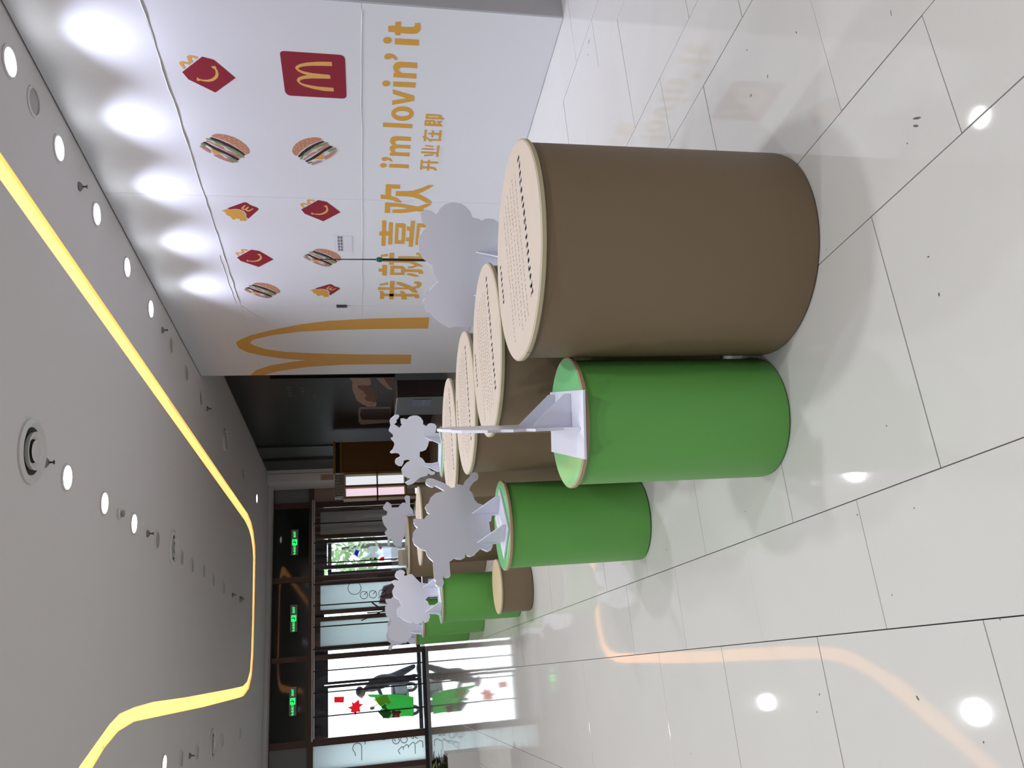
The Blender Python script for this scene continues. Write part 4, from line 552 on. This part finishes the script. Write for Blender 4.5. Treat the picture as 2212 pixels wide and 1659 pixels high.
# ticket kiosk
t = thing('ticket_kiosk', 'low dark metal kiosk with a blue label, at the end of the white hoarding', 'kiosk', (4.78, 13.5, 0))
KM = mat('kiosk_metal', (.045, .04, .04), .4, metal=.3)
link('cabinet', bx(-.16, .16, -.5, .5, 0, .90), KM, t); link('top_plate', bx(-.18, .17, -.52, .52, .90, .925), mat('kiosk_edge', (.35, .33, .33), .35, metal=.5), t)
link('front_recess', bx(-.12, .13, -.506, -.501, .05, .55), mat('kiosk_recess', (.04, .03, .03), .5), t)
link('screen', bx(-.166, -.161, -.38, .0, .30, .62), mat('kiosk_blue', (.03, .035, .16), .3), t)
bm = NB()
for i in range(4): box(bm, -.168, -.1665, -.33+.08*i, -.28+.08*i, .42, .44); box(bm, -.168, -.1665, -.31+.08*i, -.30+.08*i, .38, .48)
link('lettering', bm, mat('pale_letter', (.35, .36, .42), .5), t)
# promotional stand
t = thing('promotional_stand', 'brown and gold cardboard promotional stand before the window front', 'stand', (4.4, 17.3, 0))
ORG = mat('amber_board', (.12, .055, .010), .5); ORG2 = mat('gold_board', (.22, .145, .02), .5)
link('back_board', bx(.0, .70, 0, .03, 0, 1.97), ORG, t); link('header_frame', bx(-.02, .72, -.03, .04, 2.10, 2.15), ORG2, t); link('header_frame', bx(-.02, .72, -.03, .04, 1.97, 2.0), ORG2, t); link('header_slot', bx(0, .70, .0, .03, 2.0, 2.10), DARKM, t)
ZEB = mat('zebra_print', (.4, .4, .4), .6)
nt = ZEB.node_tree; wv = nt.nodes.new('ShaderNodeTexWave'); wv.inputs['Scale'].default_value = 9; wv.inputs['Distortion'].default_value = 7; tc = nt.nodes.new('ShaderNodeTexCoord'); cr = nt.nodes.new('ShaderNodeValToRGB'); cr.color_ramp.interpolation = 'CONSTANT'; cr.color_ramp.elements[0].color = (.01, .01, .01, 1); cr.color_ramp.elements[1].position = .5; cr.color_ramp.elements[1].color = (.45, .46, .46, 1)
nt.links.new(tc.outputs['Object'], wv.inputs[0]); nt.links.new(wv.outputs[0], cr.inputs[0]); nt.links.new(cr.outputs[0], nt.nodes['Principled BSDF'].inputs['Base Color'])
link('zebra_header', bx(-.55, -.05, -.05, .25, 1.94, 2.12), ZEB, t); link('top_ornament', bx(-.16, -.03, -.03, .0, 2.14, 2.42), mat('beige_ornament', (.36, .27, .21), .6), t)
for a in (-.60, -.35, -.06): link('post', bx(a, a+.05, -.04, .28, 0, 1.90), ORG2, t)
link('shelf', bx(-.60, -.01, -.04, .28, 1.90, 1.94), mat('beige_board', (.30, .22, .17), .6), t)
for z_ in (.55, 1.18): link('shelf', bx(-.60, -.01, -.04, .28, z_, z_+.03), ORG2, t)
link('glow_added_panel', bx(-.55, -.35, .10, .11, .60, 1.88), mat('pink_white_panel_glow', (.75, .60, .68), .5, emit=(.78, .62, .72), es=.75), t); link('glow_added_panel', bx(-.30, -.06, .16, .17, .60, 1.88), mat('white_panel_glow', (.68, .70, .74), .5, emit=(.75, .78, .85), es=.7), t)  # pale panels given added emission to look bright; no lamp behind them
# planter with plant
t = thing('planter', 'white rectangular planter with dark leafy plant at the left edge', 'planter', (-1.55, 12.2, 0))
link('trough', lathe(NB(), [(.01, 0)], 4, cap=False) if False else bx(-.52, .52, -.3, .3, 0, .44), mat('planter_white', (.50, .50, .48), .35), t); link('soil', bx(-.48, .48, -.26, .26, .44, .45), mat('soil', (.03, .02, .015), .9), t)
lm = mat('plant_leaf', (.035, .06, .012), .4); lm2 = mat('plant_leaf_pale', (.14, .13, .03), .4)
for i in range(64):
    bx0, by0 = (random.uniform(-.42, .45) if i % 2 else random.uniform(.25, .47)), random.uniform(-.22, .22); a = random.uniform(0, 2*PI); L = random.uniform(.14, .28); hgt = random.uniform(.44, .62)
    d = Vector((math.cos(a), math.sin(a), random.uniform(.2, .9))).normalized(); s = d.cross(Vector((0, 0, 1))).normalized(); p = Vector((bx0, by0, hgt))
    bm = NB(); pr = [(0, .006), (.25, .045), (.5, .06), (.8, .035), (1, .002)]; L_, R__ = [], []
    for q, wd in pr:
        c = p+d*L*q-Vector((0, 0, .08*q*q)); L_.append(bm.verts.new(c-s*wd)); R__.append(bm.verts.new(c+s*wd))
    for j in range(4): bm.faces.new((L_[j], R__[j], R__[j+1], L_[j+1]))
    link('leaf', bm, lm if i % 3 else lm2, t)
# ================================================================== CEILING FITTINGS
def ringobj():
    bm = NB(); prof = [(.118, 0), (.118, -.008), (.098, -.012), (.096, -.004)]; lathe(bm, prof, 32, cap=False); return bm
proto = None
def downlight(x, y, on, label):
    global proto
    if proto is None:
        proto = {}
        for k in (True, False):
            r = thing('downlight', 'x', 'ceiling light', (0, 0, CEIL), 0, 'recessed round downlights')
            link('trim_ring', ringobj(), WHITEP, r, smooth=True); link('diffuser', lathe(NB(), [(.097, -.003), (.097, -.001)], 32), LAMPM if k else mat('unlit_diffuser', (.33, .30, .28), .4), r)
            proto[k] = [r, False]
    r, used = proto[on]
    if used: r = copy_tree(r, (x, y, CEIL), label=label)
    else: proto[on][1] = True; r.location = (x, y, CEIL); r['label'] = label
    return r
ordn = ['nearest', 'second', 'third', 'fourth', 'fifth', 'sixth', 'seventh', 'eighth']
def row(xs, ys, where, first=0, power=LAMP, spread=138, col=LAMPCOL):
    vis_ = [y for y in ys if y >= first]
    for y in ys:
        if y in vis_: downlight(xs, y, True, 'lit round downlight %s, %s from the camera end' % (where, ordn[vis_.index(y)]))
        lamp(xs, y, power*(1.5 if xs < -2 and y > 8 else 1), spread, col)
row(4.27, ON_WALL, 'beside the white hoarding', 4.5, 7.5, 88, (.76, .78, 1.0))
row(1.775, ON_MID, 'in the middle ceiling row', 6)
row(-.72, ON_LEFT, 'in the left ceiling row', 10)
row(-4.5, ON_OUT_FILL, 'as unseen fill in the far left row', 99)  # lamps without fixtures, the far ones added to brighten the far hall
downlight(4.19, 18.59, True, 'single lit round downlight near the far corner by the doors'); lamp(4.19, 18.59, LAMP*.5)
for i, (a, b) in enumerate([(4.258, 9.82), (4.25, 10.79), (4.25, 11.82), (4.2, 16.4)]): downlight(a, b, False, 'unlit round downlight beyond the lit ones in the hoarding row, %s of four' % ordn[i])
for i, (a, b) in enumerate([(1.775, 9.85), (1.76, 11.2), (1.75, 11.9), (1.79, 12.75), (1.75, 13.6), (1.74, 14.6)]): downlight(a, b, False, 'unlit round downlight in the middle ceiling row, %s of six' % ordn[i])
for i, (a, b) in enumerate([(-.74, 11.9), (-.74, 12.95), (-.72, 15.1), (-.72, 17.2)]): downlight(a, b, False, 'unlit round downlight in the left ceiling row, %s of four' % ordn[i])
sp = downlight(4.29, 5.28, False, 'grey round ceiling speaker between the two nearest hoarding downlights')
# air diffusers
def vent(x, y, r, label):
    t = thing('air_diffuser', label, 'air vent', (x, y, CEIL), 0, 'round ceiling air diffusers')
    link('outer_ring', lathe(NB(), [(r, 0), (r*.99, -.015), (r*.86, -.030), (r*.72, -.004)], 48, cap=False), WHITEP, t, smooth=True)
    link('duct_throat', lathe(NB(), [(r*.75, -.002), (r*.75, -.0005)], 32), DARKM, t)
    link('middle_ring', lathe(NB(), [(r*.56, -.006), (r*.58, -.034), (r*.54, -.036), (r*.36, -.012)], 48, cap=False), WHITEP, t, smooth=True)
    link('centre_disc', lathe(NB(), [(r*.10, -.010), (r*.33, -.034), (r*.28, -.037)], 40), WHITEP, t, smooth=True)
vent(1.79, 6.06, .245, 'large round air diffuser in the middle ceiling row, nearest one')
vent(1.814, 10.67, .22, 'round air diffuser further along the middle ceiling row')
vent(-.717, 14.17, .24, 'round air diffuser at the left edge of the ceiling')
vent(4.26, 14.06, .20, 'round air diffuser in the row near the black shop wall')
def sprink(x, y, label):
    t = thing('sprinkler', label, 'sprinkler', (x, y, CEIL), 0, 'ceiling sprinklers')
    link('cup', lathe(NB(), [(.042, 0), (.040, -.010), (.016, -.030)], 20), mat('sprinkler_grey', (.16, .15, .15), .4), t, smooth=True)
    link('stem', tube(NB(), [(0, 0, -.03), (0, 0, -.062)], .007, 8), DARKM, t); link('deflector', lathe(NB(), [(.017, -.062), (.018, -.065)], 12), DARKM, t)
for p, l in SPR: sprink(p[0], p[1], l)
t = thing('smoke_detector', 'white smoke detector between the second and third lit middle downlights', 'detector', (SMK[0], SMK[1], CEIL))
link('base', lathe(NB(), [(.055, 0), (.055, -.018), (.045, -.03)], 24), WHITEP, t, smooth=True); link('sensor_head', lathe(NB(), [(.03, -.03), (.03, -.045), (.036, -.047), (.036, -.056)], 20), GREYP, t, smooth=True)
t = thing('dome_camera', 'small dark dome camera on the ceiling near the far end of the middle row', 'camera', (DOME[0], DOME[1], CEIL))
link('dome', lathe(NB(), [(.06, 0), (.06, -.02), (.05, -.05), (.02, -.07)], 20), GREYP, t, smooth=True); link('dome_lens', lathe(NB(), [(.03, -.06), (.012, -.078)], 12), DARKM, t)
# ================================================================== PERSON AND SCOOTER OUTSIDE
def skinned(name, verts, edges, m, parent, sub=2):
    me = bpy.data.meshes.new(name); me.from_pydata([v[0] for v in verts], edges, []); o = bpy.data.objects.new(name, me); COL.objects.link(o)
    md = o.modifiers.new('s', 'SKIN'); md.use_smooth_shade = True
    for i, v in enumerate(verts): me.skin_vertices[0].data[i].radius = (v[1], v[1] if len(v) < 3 else v[2]); me.skin_vertices[0].data[i].use_root = (i == 0)
    o.modifiers.new('b', 'SUBSURF').levels = sub
    dg = bpy.context.evaluated_depsgraph_get(); me2 = bpy.data.meshes.new_from_object(o.evaluated_get(dg)); me2.materials.clear(); me2.materials.append(m)
    for p in me2.polygons: p.use_smooth = True
    o.modifiers.clear(); o.data = me2; me2.name = name
    if parent: o.parent = parent
    return o
PX, PY = .02, 23.75
t = thing('person', 'person in dark patterned jacket and navy trousers pushing a scooter outside the glass doors', 'person', (PX, PY, -.02))
JK = mat('dark_patterned_jacket', (.035, .035, .042), .8, noise=(14, .6, 4)); TR = mat('navy_trousers', (.022, .026, .055), .8); SK = mat('skin', (.30, .16, .11), .5); HR = mat('dark_hair', (.012, .010, .010), .5)
# body facing -X, one continuous surface
V = [((0, 0, .95), .19, .17), ((-.03, 0, 1.12), .20, .18), ((-.08, 0, 1.30), .24, .20), ((-.13, 0, 1.44), .14, .12), ((-.16, 0, 1.53), .055), ((-.19, 0, 1.60), .06),
 ((-.10, -.21, 1.40), .09), ((-.14, -.24, 1.20), .055), ((-.36, -.22, 1.08), .04), ((-.45, -.21, 1.07), .028),
 ((-.10, .21, 1.40), .09), ((-.14, .24, 1.20), .055), ((-.36, .22, 1.08), .04), ((-.45, .21, 1.07), .028),
 ((.0, -.10, .88), .12), ((-.06, -.11, .50), .09), ((.04, -.11, .12), .05), ((.0, .10, .88), .12), ((.13, .11, .50), .09), ((.25, .11, .12), .05)]
E_ = [(0, 1), (1, 2), (2, 3), (3, 4), (4, 5), (2, 6), (6, 7), (7, 8), (8, 9), (2, 10), (10, 11), (11, 12), (12, 13), (0, 14), (14, 15), (15, 16), (0, 17), (17, 18), (18, 19)]
body = skinned('body', V, E_, JK, t)
body.data.materials.append(TR)
for p in body.data.polygons:
    if p.center.z < .93: p.material_index = 1
hd = ball(NB(), (-.22, 0, 1.66), .105, 1.0, .82, 1.18, 20)
for v in hd.verts:
    if v.co.x < -.30 and abs(v.co.y) < .02 and abs(v.co.z-1.645) < .03: v.co.x -= .02
ball(hd, (-.325, 0, 1.645), .016, 1.2, .8, 1.3, 8); ball(hd, (-.30, 0, 1.595), .02, .6, 1.2, .4, 8); ball(hd, (-.215, -.088, 1.65), .022, .8, .4, 1.2, 8); ball(hd, (-.215, .088, 1.65), .022, .8, .4, 1.2, 8)
link('head', hd, SK, t, smooth=True); link('hair', ball(NB(), (-.195, 0, 1.70), .11, 1.0, .86, .98, 18), HR, t, smooth=True)
for s in (-1, 1):
    link('eye', ball(NB(), (-.312, s*.035, 1.67), .009, .6, 1, .7, 8), DARKM, t)
    vs = [((-.44, s*.215, 1.07), .028, .02), ((-.50, s*.215, 1.065), .038, .018)]; es = [(0, 1)]
    for k in range(4):
        i0 = len(vs); a = s*(.215+(.018-.012*k)); vs += [((-.545, a, 1.06), .009), ((-.57, a, 1.04), .008), ((-.56, a, 1.015-.003*k), .007)]; es += [(1, i0), (i0, i0+1), (i0+1, i0+2)]
    i0 = len(vs); vs += [((-.49, s*.18, 1.06), .010), ((-.52, s*.165, 1.04), .008)]; es += [(1, i0), (i0, i0+1)]
    skinned('hand', vs, es, SK, t, 1)
for (a, b) in ((.02, -.11), (.23, .11)): link('shoe', ball(NB(), (a-.05, b, .05), .05, 2.5, .85, .95, 14), mat('shoe_dark', (.02, .02, .022), .6), t, smooth=True)
t.scale = (1.25, 1.1, 1.0)
t = thing('motor_scooter', 'dark green motor scooter with a round mirror outside the glass doors', 'scooter', (-.60, 24.85, -.02), .95)
SG = mat('scooter_body', (.05, .09, .09), .4, noise=(5, .4, 4))
for a in (-.45, .62):
    wh = link('wheel', NB(), DARKM, t); bm = NB(); seg = 28
    rings = []
    for i in range(seg):
        A = 2*PI*i/seg; c = Vector((a+.17*math.cos(A), 0, .22+.17*math.sin(A))); rd = Vector((math.cos(A), 0, math.sin(A)))
        rings.append([bm.verts.new(c+rd*.045*math.cos(B)+Vector((0, 1, 0))*.045*math.sin(B)) for B in [2*PI*j/8 for j in range(8)]])
    for i in range(seg):
        for j in range(8): bm.faces.new((rings[i][j], rings[(i+1) % seg][j], rings[(i+1) % seg][(j+1) % 8], rings[i][(j+1) % 8]))
    bm.to_mesh(wh.data); bm.free(); link('hub', tube(NB(), [(a, -.04, .22), (a, .04, .22)], .06, 14), CHROME, wh)
fs = lambda a, b: (a, -.12, b)
for nm, q in (('front_shield', [(-.50, .35), (-.40, .30), (-.22, .30), (-.24, .55), (-.30, .98), (-.38, 1.02), (-.46, .95), (-.44, .6)]), ('floorboard', [(-.30, .28), (.25, .28), (.25, .36), (-.28, .36)]), ('rear_body', [(.20, .30), (.50, .30), (.80, .45), (.86, .68), (.70, .72), (.20, .66), (.14, .45)])):
    bm = NB(); slab(bm, [q], fs, (0, -1, 0), .24); bmesh.ops.bevel(bm, geom=[e for e in bm.edges if abs((e.verts[0].co-e.verts[1].co).y) < .01], offset=.02, segments=1, affect='EDGES'); link(nm, bm, SG, t)
link('front_fork', tube(NB(), [(-.45, 0, .22), (-.36, 0, .6)], .035), CHROME, t); link('seat', ball(NB(), (.48, 0, .74), .12, 2.9, 1.1, .5, 16), DARKM, t, smooth=True)
link('handlebar', tube(NB(), [(-.24, -.33, 1.05), (-.33, -.1, 1.02), (-.33, .1, 1.02), (-.24, .33, 1.05)], .018), DARKM, t)
link('mirror', tube(NB(), [(-.30, -.22, 1.04), (-.38, -.26, 1.20), (-.52, -.28, 1.33)], .010), DARKM, t)
link('mirror', ball(NB(), (-.56, -.28, 1.36), .07, 1, .35, 1, 14), DARKM, t, smooth=True)
link('headlight', ball(NB(), (-.48, 0, .85), .07, .6, 1, 1, 14), CHROME, t, smooth=True)
